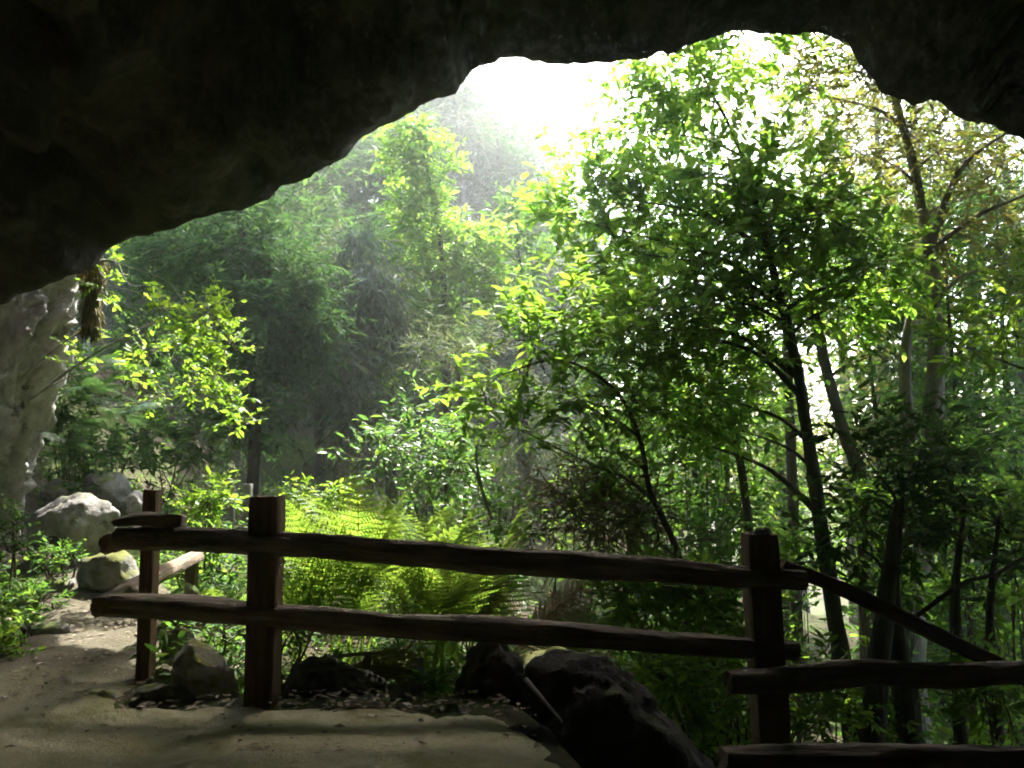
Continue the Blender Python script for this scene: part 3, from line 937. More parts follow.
# the big broadleaf tree whose crown fills the right half
T1 = [(590, 195, 52, 10.0, 44), (640, 130, 55, 10.2, 50), (690, 85, 50, 10.0, 42), (650, 215, 55, 9.6, 46), (720, 175, 58, 9.3, 46), (558, 215, 30, 9.8, 18),
      (610, 250, 40, 9.6, 24), (745, 240, 60, 8.8, 52), (820, 215, 58, 8.4, 50), (690, 285, 60, 8.6, 48), (875, 265, 55, 8.6, 44), (640, 320, 55, 8.3, 40),
      (770, 320, 55, 8.5, 44), (700, 390, 60, 8.6, 44), (740, 430, 45, 9.0, 24), (660, 430, 50, 9.0, 26), (840, 300, 50, 8.9, 30), (780, 170, 45, 9.2, 28), (665, 62, 36, 10.2, 24), (735, 48, 40, 10.2, 26), (790, 60, 40, 10.2, 22), (600, 290, 40, 9.4, 20)]
make_tree('broadleaf_tree', 'big broadleaf tree with crooked dark trunk and sunlit crown right of the bright sky', 'tree',
          [tuple(at(855, 750, 8.2)), tuple(at(838, 640, 8.2)), tuple(at(820, 520, 8.2)), tuple(at(808, 440, 8.3)), tuple(at(799, 380, 8.4)), tuple(at(786, 320, 8.5)), tuple(at(765, 240, 8.9)), tuple(at(740, 150, 9.4)), tuple(at(700, 70, 9.8))],
          [.105, .088, .074, .066, .06, .052, .04, .025, .012], [cl(*c, dens=1.7) for c in T1], M['leaf_canopy'], T_BROAD, .142, M['bark_dark'], per=12, sprig_l=.44, seed=1, up=1.9)
# the branch that reaches left with large lit leaves
T2 = [(485, 392, 28, 7.0, 16), (535, 345, 42, 7.1, 30), (520, 430, 34, 7.1, 20), (580, 400, 48, 7.2, 32), (615, 340, 48, 7.4, 32), (560, 310, 34, 7.2, 18), (640, 400, 50, 7.5, 30), (690, 350, 45, 7.7, 26), (600, 450, 36, 7.4, 16)]
make_tree('young_laurel', 'young leaning tree with large lit leaves reaching left above the fence', 'tree',
          [tuple(at(690, 640, 7.6)), tuple(at(680, 560, 7.6)), tuple(at(650, 490, 7.5)), tuple(at(640, 440, 7.5)), tuple(at(615, 390, 7.4)), tuple(at(560, 360, 7.2)), tuple(at(500, 375, 7.0))],
          [.034, .031, .028, .024, .019, .013, .006], [cl(*c) for c in T2], M['leaf_bright'], T_BROAD, .13, M['bark_brown'], per=10, sprig_l=.34, seed=2, up=1.5, wid=.85)

# pale-trunked tree at the right
T3 = [(880, 80, 50, 10, 40), (930, 150, 60, 10, 46), (990, 190, 55, 10, 42), (860, 150, 45, 9.8, 32), (1020, 260, 50, 9.8, 34), (940, 230, 50, 9.8, 34), (800, 90, 45, 10.4, 34), (1060, 180, 50, 10, 20), (830, 60, 40, 10.4, 26), (980, 140, 40, 10.2, 26)]
make_tree('pale_tree', 'tall tree with a thick pale trunk and thin brownish crown at the right', 'tree',
          [tuple(at(905, 640, 9.6)), tuple(at(918, 540, 9.6)), tuple(at(930, 450, 9.6)), tuple(at(936, 350, 9.7)), tuple(at(928, 250, 9.9)), tuple(at(912, 160, 10)), tuple(at(890, 80, 10.1)), tuple(at(875, 10, 10.2))],
          [.21, .18, .14, .095, .07, .055, .04, .025], [cl(*c, dens=1.9) for c in T3], M['leaf_olive'], T_LAUREL, .12, M['bark_pale'], per=8, sprig_l=.4, seed=3, twig_every=1, up=.3,
          extra=[([at(922, 500, 9.6), at(908, 420, 9.5), at(905, 350, 9.5), at(920, 280, 9.6)], [.10, .085, .07, .03]), ([at(928, 250, 9.9), at(960, 170, 9.8), at(1010, 130, 9.6)], [.06, .035, .012])])

# sprays of leaves hanging in from the right edge
T4 = [(1000, 330, 38, 7.6, 18), (960, 345, 30, 7.6, 12), (1030, 290, 40, 7.6, 18), (1040, 350, 35, 7.6, 14)]
make_tree('small_tree', 'small tree with yellowish leaf sprays hanging in at the right edge', 'tree',
          [tuple(at(1075, 640, 7.7)), tuple(at(1068, 500, 7.7)), tuple(at(1060, 400, 7.7)), tuple(at(1040, 310, 7.6))], [.06, .05, .04, .015],
          [cl(*c) for c in T4], M['leaf_yellow'], T_LAUREL, .15, M['bark_brown'], seed=4, up=.7)

# slender tall tree in the middle distance, crown in tiers
T5 = [(412, 135, 20, 15, 22), (402, 162, 22, 15, 24), (438, 165, 26, 15, 28), (418, 195, 18, 15, 16), (430, 215, 28, 15, 28), (408, 225, 16, 15, 14), (440, 248, 36, 15, 40), (408, 268, 26, 15, 24), (474, 262, 30, 15, 30), (490, 240, 18, 15, 14),
      (455, 300, 40, 15, 42), (412, 312, 30, 14.8, 28), (395, 345, 26, 14.8, 22), (385, 365, 16, 14.8, 12), (500, 290, 22, 15, 18), (440, 350, 34, 15, 24)]
make_tree('slender_tree', 'slender light green tree with its crown in tiers reaching up to the cave roof', 'tree',
          [tuple(at(448, 470, 15)), tuple(at(447, 380, 15)), tuple(at(445, 300, 15)), tuple(at(436, 210, 15)), tuple(at(416, 125, 15))], [.09, .075, .06, .04, .012],
          [cl(*c, dens=2.1) for c in T5], M['leaf_bright'], T_LAUREL, .20, M['bark_dark'], seed=5, per=9, sprig_l=.42, up=.7)
T5b = [(512, 205, 16, 17, 14), (520, 225, 24, 17, 24), (505, 250, 24, 17, 24), (535, 262, 26, 17, 22), (520, 300, 34, 17, 30), (548, 230, 18, 17, 14)]
make_tree('slender_tree', 'small light green tree standing right of the slender tiered one', 'tree',
          [tuple(at(525, 450, 17)), tuple(at(522, 330, 17)), tuple(at(516, 210, 17))], [.11, .09, .02],
          [cl(*c) for c in T5b], M['leaf_mid'], T_LAUREL, .22, M['bark_dark'], seed=6, per=8, sprig_l=.45)

# dense heath tree, left
T6 = [(240, 248, 50, 11.5, 150), (285, 270, 40, 11.5, 110), (200, 255, 44, 11.5, 110), (160, 250, 34, 11.6, 70), (260, 310, 55, 11.3, 150), (305, 330, 36, 11.3, 90), (215, 330, 50, 11.4, 110), (300, 300, 30, 11.3, 60), (255, 215, 28, 11.8, 40), (230, 380, 45, 11.6, 60), (170, 170, 60, 12.2, 110), (130, 150, 60, 12.2, 100), (150, 60, 60, 12.2, 80), (280, 390, 40, 11.6, 60), (250, 420, 40, 11.8, 50)]  # high clumps, unseen behind the roof, are added to shade the path
make_tree('heath_tree', 'dense dark green feathery heath tree under the left part of the cave roof', 'tree',
          [tuple(at(250, 520, 11.5)), tuple(at(255, 430, 11.5)), tuple(at(245, 330, 11.5)), tuple(at(242, 230, 11.6)), tuple(at(225, 80, 11.7))], [.09, .085, .075, .06, .03],
          [cl(*c) for c in T6], M['leaf_heath'], T_NEEDLE, .13, M['bark_dark'], seed=7, per=26, sprig_l=.5, wid=2.0, twig_every=4, droop=.3)
# grey lichen-hung trees
T7 = [(352, 300, 34, 13, 70), (380, 280, 30, 13, 60), (340, 350, 32, 12.6, 70), (355, 390, 34, 12.4, 60), (390, 330, 30, 13, 50), (365, 430, 30, 12.2, 40), (350, 240, 30, 13.6, 50), (330, 270, 24, 13.6, 40)]
make_tree('heath_tree', 'grey-green tree hung with pale lichen left of the slender tree', 'tree',
          [tuple(at(372, 520, 13)), tuple(at(370, 430, 13)), tuple(at(365, 330, 13)), tuple(at(352, 230, 13.3))], [.12, .1, .07, .02],
          [cl(*c) for c in T7], M['leaf_grey'], T_NEEDLE, .26, M['bark_grey'], seed=8, per=12, sprig_l=.5, droop=.9, wid=1.6, twig_every=2)
T7b = [(455, 360, 26, 12, 26), (430, 350, 22, 12, 20), (480, 350, 24, 12, 22)]
make_tree('shrub', 'grey-green twiggy shrub below the slender tree', 'shrub',
          [tuple(at(465, 470, 12)), tuple(at(462, 410, 12)), tuple(at(455, 350, 12))], [.05, .04, .015],
          [cl(*c) for c in T7b], M['leaf_grey'], T_NEEDLE, .2, M['bark_brown'], seed=9, per=12, sprig_l=.42, wid=1.2)

# yellow-green bush hanging off the cliff on the left
T8 = [(205, 318, 24, 7.4, 26), (228, 342, 16, 7.4, 15), (182, 340, 22, 7.4, 18), (160, 308, 14, 7.5, 7), (213, 375, 16, 7.4, 14), (230, 395, 11, 7.4, 11), (240, 418, 9, 7.4, 10), (192, 385, 18, 7.5, 12), (150, 350, 20, 7.6, 9), (125, 372, 18, 7.7, 7),
      (104, 285, 12, 7.6, 7), (115, 262, 8, 7.6, 4), (85, 355, 18, 7.8, 9), (165, 395, 16, 7.6, 7)]
make_tree('hanging_bush', 'yellow-green bush with arching twigs hanging out from the rock wall on the left', 'bush',
          [tuple(at(30, 400, 7.7)), tuple(at(70, 370, 7.7)), tuple(at(110, 345, 7.6)), tuple(at(150, 325, 7.5)), tuple(at(195, 318, 7.4)), tuple(at(222, 350, 7.4)), tuple(at(238, 405, 7.4))], [.013, .012, .011, .009, .007, .005, .003],
          [cl(*c) for c in T8], M['leaf_yellow'], T_SMALL, .07, M['bark_grey'], seed=10, grounded=False, per=9, sprig_l=.2, trunk_part='stem', crown_part='foliage', up=.7, limb_r=.25,
          extra=[([at(90, 262, 7.7), at(115, 262, 7.6), at(130, 285, 7.5), at(160, 282, 7.5)], [.014, .01, .006, .003]), ([at(20, 380, 7.8), at(70, 338, 7.7), at(110, 330, 7.6)], [.016, .012, .005])])

def hanging_moss():
    g_ = np.random.default_rng(3)
    top = at(92, 255, 7.7)
    n = 1500
    t = g_.uniform(0, 1, n); a = g_.uniform(0, 6.28, n)
    L = .78
    r = (.10 - .035*t)*np.sqrt(g_.uniform(.2, 1, n))*(1+.25*np.sin(t*9))
    P = np.stack([top.x+np.cos(a)*r+.03*t, top.y+np.sin(a)*r, top.z-.0-L*t], 1)
    D = np.stack([np.cos(a)*.35, np.sin(a)*.35, -np.ones(n)], 1) + g_.normal(size=(n, 3))*.25
    V, Fc = leaf_arrays(P, D, np.stack([np.cos(a), np.sin(a), .1+0*a], 1), g_.uniform(.06, .16, n), T_NEEDLE, 1.6)
    o = link('hanging_moss', np_mesh('hanging_moss', V-np.array(top), Fc), M['moss_hang'], None, top)
    tag(o, 'brown mossy curtain hanging from the cave lip beside the rock wall', 'hanging moss')
M['moss_hang'] = leaf_mat('moss_hang', [(.07,.06,.02), (.10,.085,.03), (.13,.11,.045), (.06,.065,.02)], .2, 1.3, .8, .1)
hanging_moss()

def bush(label, px, py, Y, w, hgt, n, leaf, T, leaf_l, seed, name='shrub', per=9, sprig_l=.25, cat='shrub', group=None, bark='bark_brown', up=.6, droop=0, wid=1.0, k=3, twig_every=2):
    """a shrub whose foliage is centred at that place of the photo; w and hgt are half sizes in pixels"""
    g = random.Random(seed)
    c = at(px, py, Y)
    zb = h(c.x, c.y)
    kk = Y/F
    cs = []
    for i in range(k):
        ox, oz, oy = g.uniform(-.6, .6)*w*kk, g.uniform(-.5, .6)*hgt*kk, g.uniform(-.4, .4)*w*kk
        cs.append(((c.x+ox, c.y+oy, c.z+oz), (w*kk*.62, w*kk*.55, hgt*kk*.6), max(3, n//k)))
    zb = min(zb, c.z-hgt*kk*.6)
    base = Vector((c.x+g.uniform(-.1, .1), c.y, zb-.05))
    gap = (c.z-hgt*kk) - zb
    if gap > .15:
        for q in range(2 + int(gap/.5)):
            t = g.uniform(.15, .9)
            cs.append(((c.x+g.uniform(-.5, .5)*w*kk, c.y+g.uniform(-.3, .3)*w*kk, zb+gap*t), (w*kk*.5, w*kk*.45, max(.12, gap*.22)), max(3, n//(k+2))))
    ex = []
    for cc, r, m in cs:
        t = Vector(cc); b = base+Vector((g.gauss(0, .08), g.gauss(0, .08), 0))
        ex.append(([b, b.lerp(t, .5)+Vector((g.gauss(0, .08), g.gauss(0, .08), .08)), t], [.011, .008, .003]))
    return make_tree(name, label, cat, [base, base+Vector((0, 0, .08)), base+Vector((0, .01, .16))], [.02, .016, .008], cs, M[leaf], T, leaf_l, M[bark], group, extra=ex, limb_r=0.001, grounded=False,
                     per=per, sprig_l=sprig_l, seed=seed, trunk_part='stem', crown_part='foliage', up=up, droop=droop, wid=wid, twig_every=twig_every, sides=6)

bush('glossy pale green leafy shrub behind the ferns, in the middle of the clearing', 420, 455, 8.4, 68, 48, 190, 'leaf_glossy', T_LAUREL, .11, 51, k=7, sprig_l=.3)
bush('low glossy shrub right of the ferns behind the top rail', 480, 500, 7.6, 55, 40, 100, 'leaf_glossy', T_LAUREL, .10, 52, k=5)
bush('bright leafy sprout behind the thin brown fence post', 205, 506, 7.0, 30, 18, 56, 'leaf_yellow', T_LAUREL, .085, 53, k=4, sprig_l=.18)
bush('bright leafy sprouts right behind the squared post top', 308, 506, 7.4, 44, 14, 50, 'leaf_yellow', T_LAUREL, .085, 54, k=4, sprig_l=.18)
bush('low green plant between thin post and squared post', 205, 580, 6.4, 40, 38, 60, 'leaf_mid', T_LAUREL, .10, 55, k=4)
bush('green weed growing at the squared post foot', 300, 625, 4.75, 30, 22, 34, 'leaf_mid', T_LAUREL, .06, 56, k=3, sprig_l=.14)
bush('small leafy weed beside the round mossy boulder', 225, 640, 4.8, 22, 22, 24, 'leaf_mid', T_LAUREL, .06, 57, k=3, sprig_l=.14)
bush('brown dry twiggy bush in the shade behind the top rail', 570, 490, 7.6, 62, 62, 210, 'twig_brown', T_NEEDLE, .17, 58, k=6, per=12, sprig_l=.34, wid=1.1, name='dry_shrub')
bush('dry brown brush under the leaning young tree', 640, 540, 8.0, 50, 50, 130, 'twig_brown', T_NEEDLE, .17, 59, k=5, per=12, sprig_l=.34, wid=1.1, name='dry_shrub')
# leafy shrubs behind the right part of the fence
RS = [(865, 510, 8.6, 36, 32), (905, 535, 8.0, 42, 28), (965, 510, 8.0, 50, 34), (1020, 520, 7.4, 45, 34), (785, 560, 8.8, 36, 30), (700, 600, 7.2, 45, 30), (640, 600, 7.4, 45, 30), (890, 590, 8.4, 45, 28), (980, 590, 7.6, 50, 30), (720, 540, 9.2, 40, 34), (1000, 440, 9.4, 40, 30)]
RL = ['dark green shrub left of the pale trunk', 'dark green shrub in front of the pale trunk', 'dark green shrub right of the pale trunk', 'dark green shrub at the right edge above the handrail',
      'leafy shrub right beside the right post top', 'bright undergrowth in the fence gap left of the right post', 'leafy undergrowth in the middle of the right fence gap', 'shrub above the middle of the slanting handrail',
      'shrub above the low end of the slanting handrail', 'shrub behind the dark brown brush, left of the right post', 'loose shrub at the right edge below the hanging leaf sprays']
for i, (px, py, Y, w, hh) in enumerate(RS):
    bush(RL[i], px, py, Y, w, hh, 52 if i not in (5, 6) else 90, 'leaf_canopy' if i not in (1, 9) else 'leaf_mid', T_BROAD, .105, 70+i, k=6, sprig_l=.26)
RB = [(830, 705, 6.8, 45, 35), (900, 715, 7.2, 45, 30), (990, 700, 6.2, 50, 40), (680, 670, 6.0, 45, 25), (730, 640, 6.8, 40, 40)]
RBL = ['bright low plant seen under the lower log left of the twin dark trunks', 'bright low plant between the dark trunks under the lower log', 'green plant under the lower log at the right edge', 'low green plants behind the biggest boulder', 'low plant left of the right post under the lower rail']
for i, (px, py, Y, w, hh) in enumerate(RB):
    bush(RBL[i], px, py, Y, w, hh, 90, 'leaf_bright', T_LAUREL, .10, 90+i, k=4, sprig_l=.24)
mb = bush('leafy green shrub of the undergrowth beneath the tall trees on the right', 720, 500, 11, 60, 55, 150, 'leaf_mid', T_LAUREL, .15, 240, k=8, sprig_l=.35, group='undergrowth shrubs beneath the tall trees on the right')
gq = random.Random(31)
for q, Y in ((640, 12.5), (690, 10.5), (890, 11.5), (930, 12.5), (975, 11), (1010, 13), (1050, 11.5), (880, 16), (680, 15.5), (1000, 17), (930, 19)):
    x = (q-512)/F*Y
    copy_tree(mb, None, (x, Y, h(x, Y)-.05), gq.uniform(0, 6.28), gq.uniform(.9, 1.5))
# plants by the path, left
LP = [(12, 630, 5.4, 22, 26, 'leaf_mid', 'green weeds at the left edge beside the path'), (35, 600, 6.4, 30, 16, 'leaf_mid', 'low weeds at the foot of the rock wall'), (12, 540, 6.6, 22, 34, 'leaf_dark', 'dark mossy bush at the left edge against the rock wall'),
      (60, 560, 7.0, 20, 12, 'leaf_mid', 'small weed in front of the large pale boulder'), (6, 655, 5.0, 18, 18, 'leaf_bright', 'bright little weed nearest the cave floor at the left edge')]
for i, (px, py, Y, w, hh, mt, lab) in enumerate(LP):
    bush(lab, px, py, Y, w, hh, 50, mt, T_SMALL, .05, 110+i, k=4, sprig_l=.12, per=7)
bush('blue-green undergrowth on the bank behind the boulders', 110, 455, 10, 60, 40, 90, 'leaf_dark', T_LAUREL, .13, 120, k=6)
bush('dark leafy growth covering the bank right of the rock wall', 85, 395, 9.3, 45, 50, 130, 'leaf_dark', T_LAUREL, .12, 123, k=7)
bush('dark shrub under the heath tree', 170, 440, 11, 50, 50, 120, 'leaf_dark', T_LAUREL, .14, 121, k=6)
bush('dark shrub above the hanging bush under the cave roof', 150, 260, 12.5, 50, 40, 120, 'leaf_dark', T_LAUREL, .16, 122, k=6)

# slim trunks of the wood on the right, each with its own crown above
ST = [(748, 520, 725, 400, 700, 300, 10.5, .07, 'slim dark leaning trunk left of the straight one, with a thin crown'), (794, 530, 790, 430, 786, 330, 11.5, .10, 'straight brown trunk behind the crooked dark trunk'), (862, 500, 843, 430, 822, 350, 10.8, .12, 'leaning brown trunk left of the pale trunk'),
      (965, 520, 958, 420, 950, 330, 11, .045, 'thin dark sapling just right of the pale trunk'), (986, 520, 978, 430, 974, 330, 12, .045, 'thin dark sapling in the gap right of the pale trunk'), (1022, 520, 1010, 430, 1004, 350, 11, .06, 'thin dark sapling leaning at the right edge'),
      (700, 520, 690, 450, 680, 380, 12, .06, 'slim trunk deep in shade behind the leaning young tree'), (880, 520, 878, 440, 870, 360, 13, .05, 'thin sapling between the leaning brown and pale trunks')]
for i, (x0, y0, x1, y1, x2, y2, Y, r, lab) in enumerate(ST):
    b = at(x0, y0, Y); b.z = h(b.x, b.y)-.1
    top = at(x2+(x2-x1)*1.3, y2-150, Y)
    cs = [cl(x2 + (-50, 40, 0, 60, -20)[q] + random.uniform(-20, 20), y2-(40, 70, 130, 0, 100)[q]+random.uniform(-15, 15), 42, Y+random.uniform(-.5, .8), 26) for q in range(5)]
    make_tree('slim_tree', lab, 'tree', [tuple(b), tuple(at(x0, y0, Y)), tuple(at(x1, y1, Y)), tuple(at(x2, y2, Y)), tuple(top)], [r*.95, r*.8, r*.72, r*.6, r*.18],
              cs, M['leaf_mid' if i % 2 else 'leaf_dark'], T_LAUREL, .17, M['bark_dark' if i != 1 and i != 2 else 'bark_brown'], seed=130+i, per=9, sprig_l=.42, sides=8)
# stout dark stems low on the right
for i, (x0, x1, y1, Y, r, lab) in enumerate(((866, 886, 600, 6.9, .12, 'stout dark stem left of a pair, behind the lower log'), (918, 892, 600, 7.0, .12, 'stout dark stem right of a pair, behind the lower log'), (962, 955, 600, 7.2, .07, 'dark stem right of the stout pair'), (1000, 990, 610, 7.2, .06, 'dark stem near the right edge behind the lower log'))):
    b = at(x0, 760, Y)
    b.z = min(b.z, h(b.x, b.y)-.05)
    cs = [cl(x1+random.uniform(-50, 50), y1-60-q*45, 40, Y+.3, 20) for q in range(3)]
    make_tree('dark_stem_tree', lab, 'tree', [tuple(b), tuple(at((x0+x1)/2, 690, Y)), tuple(at(x1, y1, Y)), tuple(at(x1+10, y1-100, Y))], [r, r*.85, r*.6, r*.2], cs, M['leaf_dark'], T_LAUREL, .13, M['bark_dark'], seed=150+i, per=8)

# ------------------------------------------------------------------ the wood further off
def proto_tree(i, leaf, T, leaf_l, bark, H, crown_r, n, droop=0, wid=1.0, per=8, sprig_l=.6, conical=False):
    g = random.Random(500+i)
    cs = []
    k = 13
    for q in range(k):
        t = .28+.72*q/(k-1)
        a = q*2.4+g.uniform(-.4, .4)
        rr = crown_r*(math.sin(math.pi*min(.98, .18+t*.75)) if not conical else (1.15-t))*g.uniform(.35, .75)
        cs.append(((math.cos(a)*rr, math.sin(a)*rr, H*t), (crown_r*.36, crown_r*.36, H*.075), n//k))
    return make_tree('forest_tree', None, None, grounded=False, trunk=[(0, 0, -.5), (g.uniform(-.2, .2), g.uniform(-.2, .2), H*.4), (g.uniform(-.3, .3), g.uniform(-.3, .3), H)], rad=[.16, .12, .03], clumps=cs, leaf=M[leaf], T=T, leaf_l=leaf_l, bark=M[bark],
                     per=per, sprig_l=sprig_l, seed=300+i, droop=droop, wid=wid, twig_every=3, sides=7)

protos = [
    (proto_tree(0, 'leaf_mid', T_LAUREL, .24, 'bark_dark', 6.0, 1.9, 330), 'mid'),
    (proto_tree(1, 'leaf_dark', T_LAUREL, .24, 'bark_brown', 6.5, 1.8, 330), 'dark'),
    (proto_tree(2, 'leaf_grey', T_NEEDLE, .34, 'bark_grey', 5.5, 1.6, 420, .8, 1.6, 11), 'grey'),
    (proto_tree(3, 'leaf_heath', T_NEEDLE, .2, 'bark_dark', 6.0, 1.7, 640, .2, 2.2, 20), 'heath'),
    (proto_tree(4, 'leaf_olive', T_LAUREL, .22, 'bark_pale', 7.0, 1.7, 230), 'olive'),
    (proto_tree(5, 'leaf_bright', T_LAUREL, .24, 'bark_brown', 5.5, 1.7, 300), 'bright')]
def tall_tree(i, leaf, T, leaf_l, bark, H, cr, n, **kw):
    g = random.Random(700+i); cs = []
    k = 20
    for q in range(k):
        t = .22+.78*q/(k-1); a = q*2.4+g.uniform(-.5, .5); rr = cr*(.35+.65*math.sin(math.pi*min(.97, .15+t*.8)))*g.uniform(.3, .95)
        cs.append(((math.cos(a)*rr, math.sin(a)*rr, H*t), (cr*.38, cr*.38, H*.055), n//k))
    return make_tree('tall_tree', None, None, grounded=False, trunk=[(0, 0, -.6), (g.uniform(-.3, .3), 0, H*.3), (g.uniform(-.5, .5), .2, H*.65), (g.uniform(-.6, .6), 0, H)], rad=[.2, .16, .10, .03], clumps=cs, leaf=M[leaf], T=T, leaf_l=leaf_l, bark=M[bark],
                     per=9, sprig_l=.55, seed=800+i, twig_every=1, sides=8, **kw)
protos += [(tall_tree(0, 'leaf_olive', T_LAUREL, .17, 'bark_pale', 12.5, 2.6, 760), 'tall_olive'), (tall_tree(1, 'leaf_mid', T_LAUREL, .19, 'bark_brown', 11.5, 2.6, 820), 'tall_mid')]
KIND = {'tall_olive': 'tall thin-crowned olive tree with pale bark', 'tall_mid': 'tall loose-crowned green tree', 'mid': 'mid green leafy tree', 'dark': 'dark evergreen leafy tree', 'grey': 'pale grey-green feathery tree', 'heath': 'dense dark green heath tree', 'olive': 'thin olive-brown tree with a pale trunk', 'bright': 'light green leafy tree'}
fr_ = random.Random(4)
used = [False]*len(protos)

def place(pi, x, y, sc, where, group):
    o, kind = protos[pi]
    rz = fr_.uniform(0, 6.28)
    s = (sc*fr_.uniform(.85, 1.15), sc*fr_.uniform(.85, 1.15), sc)
    loc = (x, y, h(x, y)-.15)
    if used[pi]: c = copy_tree(o, None, loc, rz, s)
    else:
        used[pi] = True; c = o; c.location = loc; c.rotation_euler = (0, 0, rz); c.scale = s
    tag(c, KIND[kind]+' '+where, 'tree', group)
# hillside on the left, row by row
for Yr, px0, px1, step, sc in ((18, 90, 540, 60, .8), (22, 100, 560, 46, .85), (26, 90, 580, 40, .9), (30, 100, 600, 36, .95), (34, 100, 610, 32, 1.0), (39, 100, 600, 30, 1.1), (44, 120, 600, 34, 1.2)):
    px = px0
    while px < px1:
        q = px+fr_.uniform(-14, 14); Y = Yr+fr_.uniform(-1.6, 1.6)
        x = (q-512)/F*Y
        pi = fr_.choices(range(6), (1.6, 4, 4.5, 5, .1, .3))[0]
        if Yr < 20 and 190 < px < 400: pi = fr_.choice((1, 3)); sc_ = 1.35
        else: sc_ = 1.0
        place(pi, x, Y, sc_*sc*fr_.uniform(.75, 1.2), 'in the wood covering the hillside on the left', 'trees of the hillside wood on the left')
        px += step
# the wood that falls away on the right, thinner so that sky shows through
for Yr, px0, px1, step, sc in ((15, 640, 930, 150, .8), (21, 600, 1130, 95, .9), (28, 590, 1130, 70, 1.0), (37, 590, 1130, 55, 1.0)):
    px = px0
    while px < px1:
        q = px+fr_.uniform(-22, 22); Y = Yr+fr_.uniform(-1.5, 1.5)
        x = (q-512)/F*Y
        pi = fr_.choices(range(6), (3, 2, .7, 1, 3, 2))[0]
        place(pi, x, Y, sc*fr_.uniform(.7, 1.2), 'in the open wood falling away on the right', 'trees of the open wood on the right')
        px += step
for q, Y, pi, sc in ((640, 20, 7, .8), (720, 18, 6, .95), (880, 18, 6, 1.05), (915, 14, 6, .95), (970, 17, 6, 1.05), (1020, 15, 7, 1.0), (850, 25, 6, 1.2), (950, 26, 7, 1.2)):
    place(pi, (q-512)/F*Y, Y, sc, 'standing in the open wood on the right', 'tall trees of the open wood on the right')
# outside the frame, so that a step to the side still meets forest
for x, y, pi in ((-9, 14, 1), (-12, 18, 3), (-14, 13, 0), (10, 9, 0), (12, 13, 1), (14, 18, 4), (9, 6, 1)):
    place(pi, x, y, 1.0, 'beyond the sides of the clearing', 'trees beyond the sides of the clearing')

# ------------------------------------------------------------------ ground cover and litter
def scatter(name, spots, leaf, T, leaf_l, up=1.2, wid=1.0, flat=False, zoff=.0):
    g = np.random.default_rng(len(spots))
    P = np.array(spots); n = len(P)
    D = g.normal(size=(n, 3)); D[:, 2] = (.05 if flat else .55)*np.abs(D[:, 2])
    NN = np.array([0, 0, 1.0])*up + g.normal(size=(n, 3))*(.25 if flat else .5)
    V, Fc = leaf_arrays(P, D, NN, leaf_l*g.uniform(.5, 1.3, size=n), T, wid)
    o = link(name, np_mesh(name, V, Fc), leaf)
    tag(o, kind='stuff')
    return o
g = random.Random(18)
sp = []
while len(sp) < 5200:
    x, y = g.uniform(-5.2, -2.4), g.uniform(3.9, 8.0)
    if path_mask(x, y) > -.02 or noise.noise(Vector((x*1.3, y*1.3, 2))) < -.25: continue
    sp.append((x, y, h(x, y)+.005))
tag(scatter('grass', sp, M['leaf_bright'], T_SMALL, .045), 'short green moss and grass along the left side of the path', 'grass')
g = random.Random(8)
sp = []
while len(sp) < 26000:
    y = 4.6+g.random()**1.6*14; x = g.uniform(-.75, .8)*y
    if path_mask(x, y) > -.1: continue
    if noise.noise(Vector((x*.8, y*.8, 5))) < -.3: continue
    for _ in range(5):
        sp.append((x+g.gauss(0, .05), y+g.gauss(0, .05), h(x, y)+g.uniform(0, .2)))
tag(scatter('undergrowth', sp, M['leaf_mid'], T_LAUREL, .10), 'low green undergrowth covering the forest floor beyond the fence', 'undergrowth')
sp = []
while len(sp) < 1500:
    px, py = g.uniform(0, 560), g.uniform(600, 767)
    if py > 716 and g.random() < .82: continue
    p = ray_ground(px, py, 2.2, 9)
    if px > 130 and 690 < py < 718 or g.random() < .35:
        sp.append((p.x, p.y, h(p.x, p.y)+.035))
tag(scatter('leaf_litter', sp, M['litter'], T_SMALL, .05, flat=True), 'dry fallen leaves strewn along the foot of the fence and the path', 'leaf litter')

# ------------------------------------------------------------------ sticks
def stick(label, pts, rad, mat, name='stick', forks=()):
    t = Tubes()
    t.add(smooth_path(pts, 14), interp(rad, 14), 6, .25)
    for p, r in forks: t.add(smooth_path(p, 8), interp(r, 8), 5, .2)
    b = Vector(pts[0])
    o = t.build(name, mat, None, b); o.location = b
    tag(o, label, 'stick')
stick('pale stick leaning on the dark boulders below the lower rail', [at(526, 679, 4.15), at(540, 696, 4.02), at(562, 722, 3.9)], [.012, .011, .008], M['bark_grey'])
stick('pale forked twig lying under the lower rail left of the fern stems', [at(300, 665, 4.6), at(345, 655, 4.7), at(400, 651, 4.75), at(415, 640, 4.8)], [.012, .012, .011, .006], M['bark_grey'], forks=(([at(400, 651, 4.75), at(397, 640, 4.8), at(393, 635, 4.8)], [.009, .007, .004]),))
stick('pale bare branch rising behind the ferns', [at(492, 520, 7.0), at(482, 490, 7.0), at(476, 455, 7.1), at(480, 440, 7.1)], [.016, .014, .01, .005], M['bark_grey'], forks=(([at(482, 490, 7.0), at(470, 465, 7.0), at(450, 465, 7.0)], [.01, .008, .004]),))
stick('thin dark branch crossing the shrubs above the handrail', [at(905, 625, 6.4), at(960, 585, 6.5), at(1000, 572, 6.6), at(1040, 545, 6.7)], [.02, .02, .018, .012], M['bark_dark'])

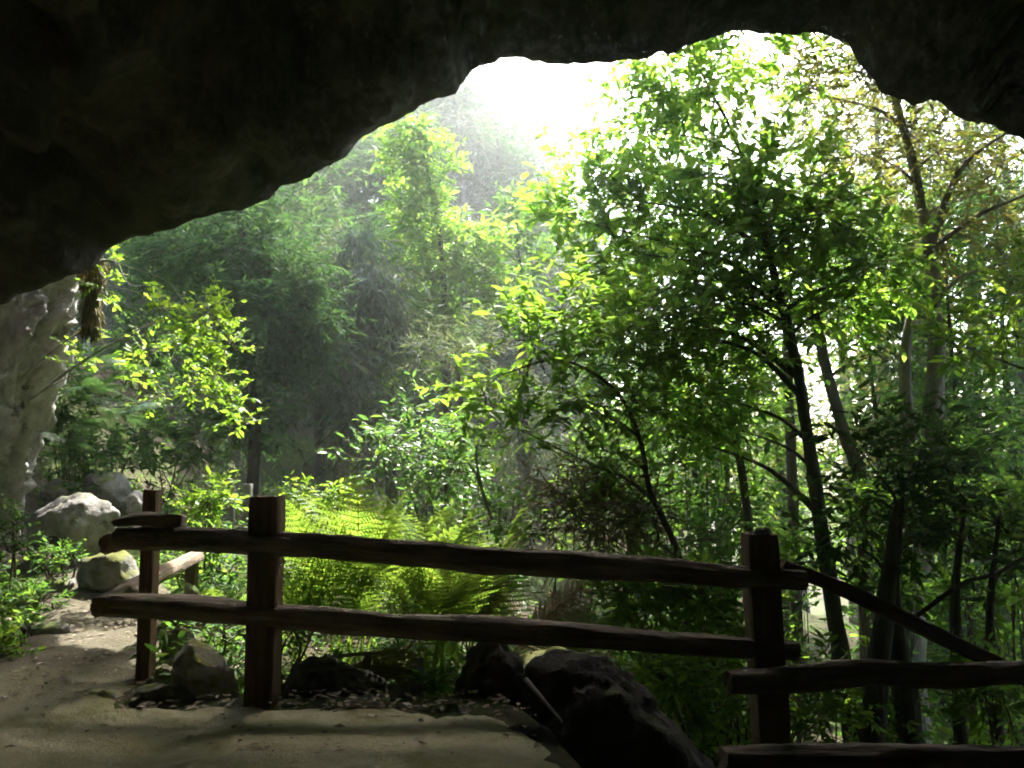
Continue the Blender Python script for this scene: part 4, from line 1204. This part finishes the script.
# ================================================================== LIGHT, SKY, AIR
SUN_EL, SUN_AZ = 52.0, 15.0          # azimuth to the right of straight ahead
sd = Vector((math.sin(R(SUN_AZ))*math.cos(R(SUN_EL)), math.cos(R(SUN_AZ))*math.cos(R(SUN_EL)), math.sin(R(SUN_EL))))
sl = bpy.data.lights.new('sun', 'SUN'); sl.energy = 3.6; sl.angle = R(.5); sl.color = (1, .95, .86)
so = bpy.data.objects.new('sun', sl); C.objects.link(so)
so.rotation_mode = 'QUATERNION'; so.rotation_quaternion = sd.to_track_quat('Z', 'Y')
so.location = (0, 0, 30)
w = bpy.data.worlds.new('World'); S.world = w; w.use_nodes = True
nt = w.node_tree
for n_ in list(nt.nodes): nt.nodes.remove(n_)
sky = nt.nodes.new('ShaderNodeTexSky'); sky.sky_type = 'NISHITA'; sky.sun_disc = False
sky.sun_elevation = R(SUN_EL); sky.sun_rotation = R(SUN_AZ)
sky.air_density = 1.0; sky.dust_density = 3.0
bg = nt.nodes.new('ShaderNodeBackground'); bg.inputs['Strength'].default_value = .15
wo = nt.nodes.new('ShaderNodeOutputWorld')
nt.links.new(sky.outputs[0], bg.inputs['Color']); nt.links.new(bg.outputs[0], wo.inputs['Surface'])

def build_haze():
    m, ntm, out = new_mat('haze')
    pv = ntm.nodes.new('ShaderNodeVolumePrincipled')
    pv.inputs['Color'].default_value = (.93, .97, 1, 1)
    pv.inputs['Density'].default_value = .0026
    pv.inputs['Anisotropy'].default_value = .8
    ntm.links.new(pv.outputs[0], out.inputs['Volume'])
    x0, x1, y0, y1, z0, z1 = -140, 140, -140, 150, -12, 32
    V = [(x0,y0,z0),(x1,y0,z0),(x1,y1,z0),(x0,y1,z0),(x0,y0,z1),(x1,y0,z1),(x1,y1,z1),(x0,y1,z1)]
    Fc = [(0,3,2,1),(4,5,6,7),(0,1,5,4),(1,2,6,5),(2,3,7,6),(3,0,4,7)]
    o = link('haze', mesh('haze', V, Fc, False), m)
    tag(o, kind='stuff')
build_haze()

S.render.engine = 'CYCLES'
cy = S.cycles
cy.use_denoising = True
cy.max_bounces = 8; cy.diffuse_bounces = 6; cy.glossy_bounces = 2; cy.transmission_bounces = 4; cy.volume_bounces = 1
cy.caustics_reflective = False; cy.caustics_refractive = False
cy.use_adaptive_sampling = True; cy.adaptive_threshold = .02
cy.sample_clamp_indirect = 6
cy.filter_width = 1.9
S.view_settings.view_transform = 'Standard'; S.view_settings.look = 'None'
S.view_settings.gamma = 1; S.view_settings.use_curve_mapping = False
S.view_settings.exposure = 3.25
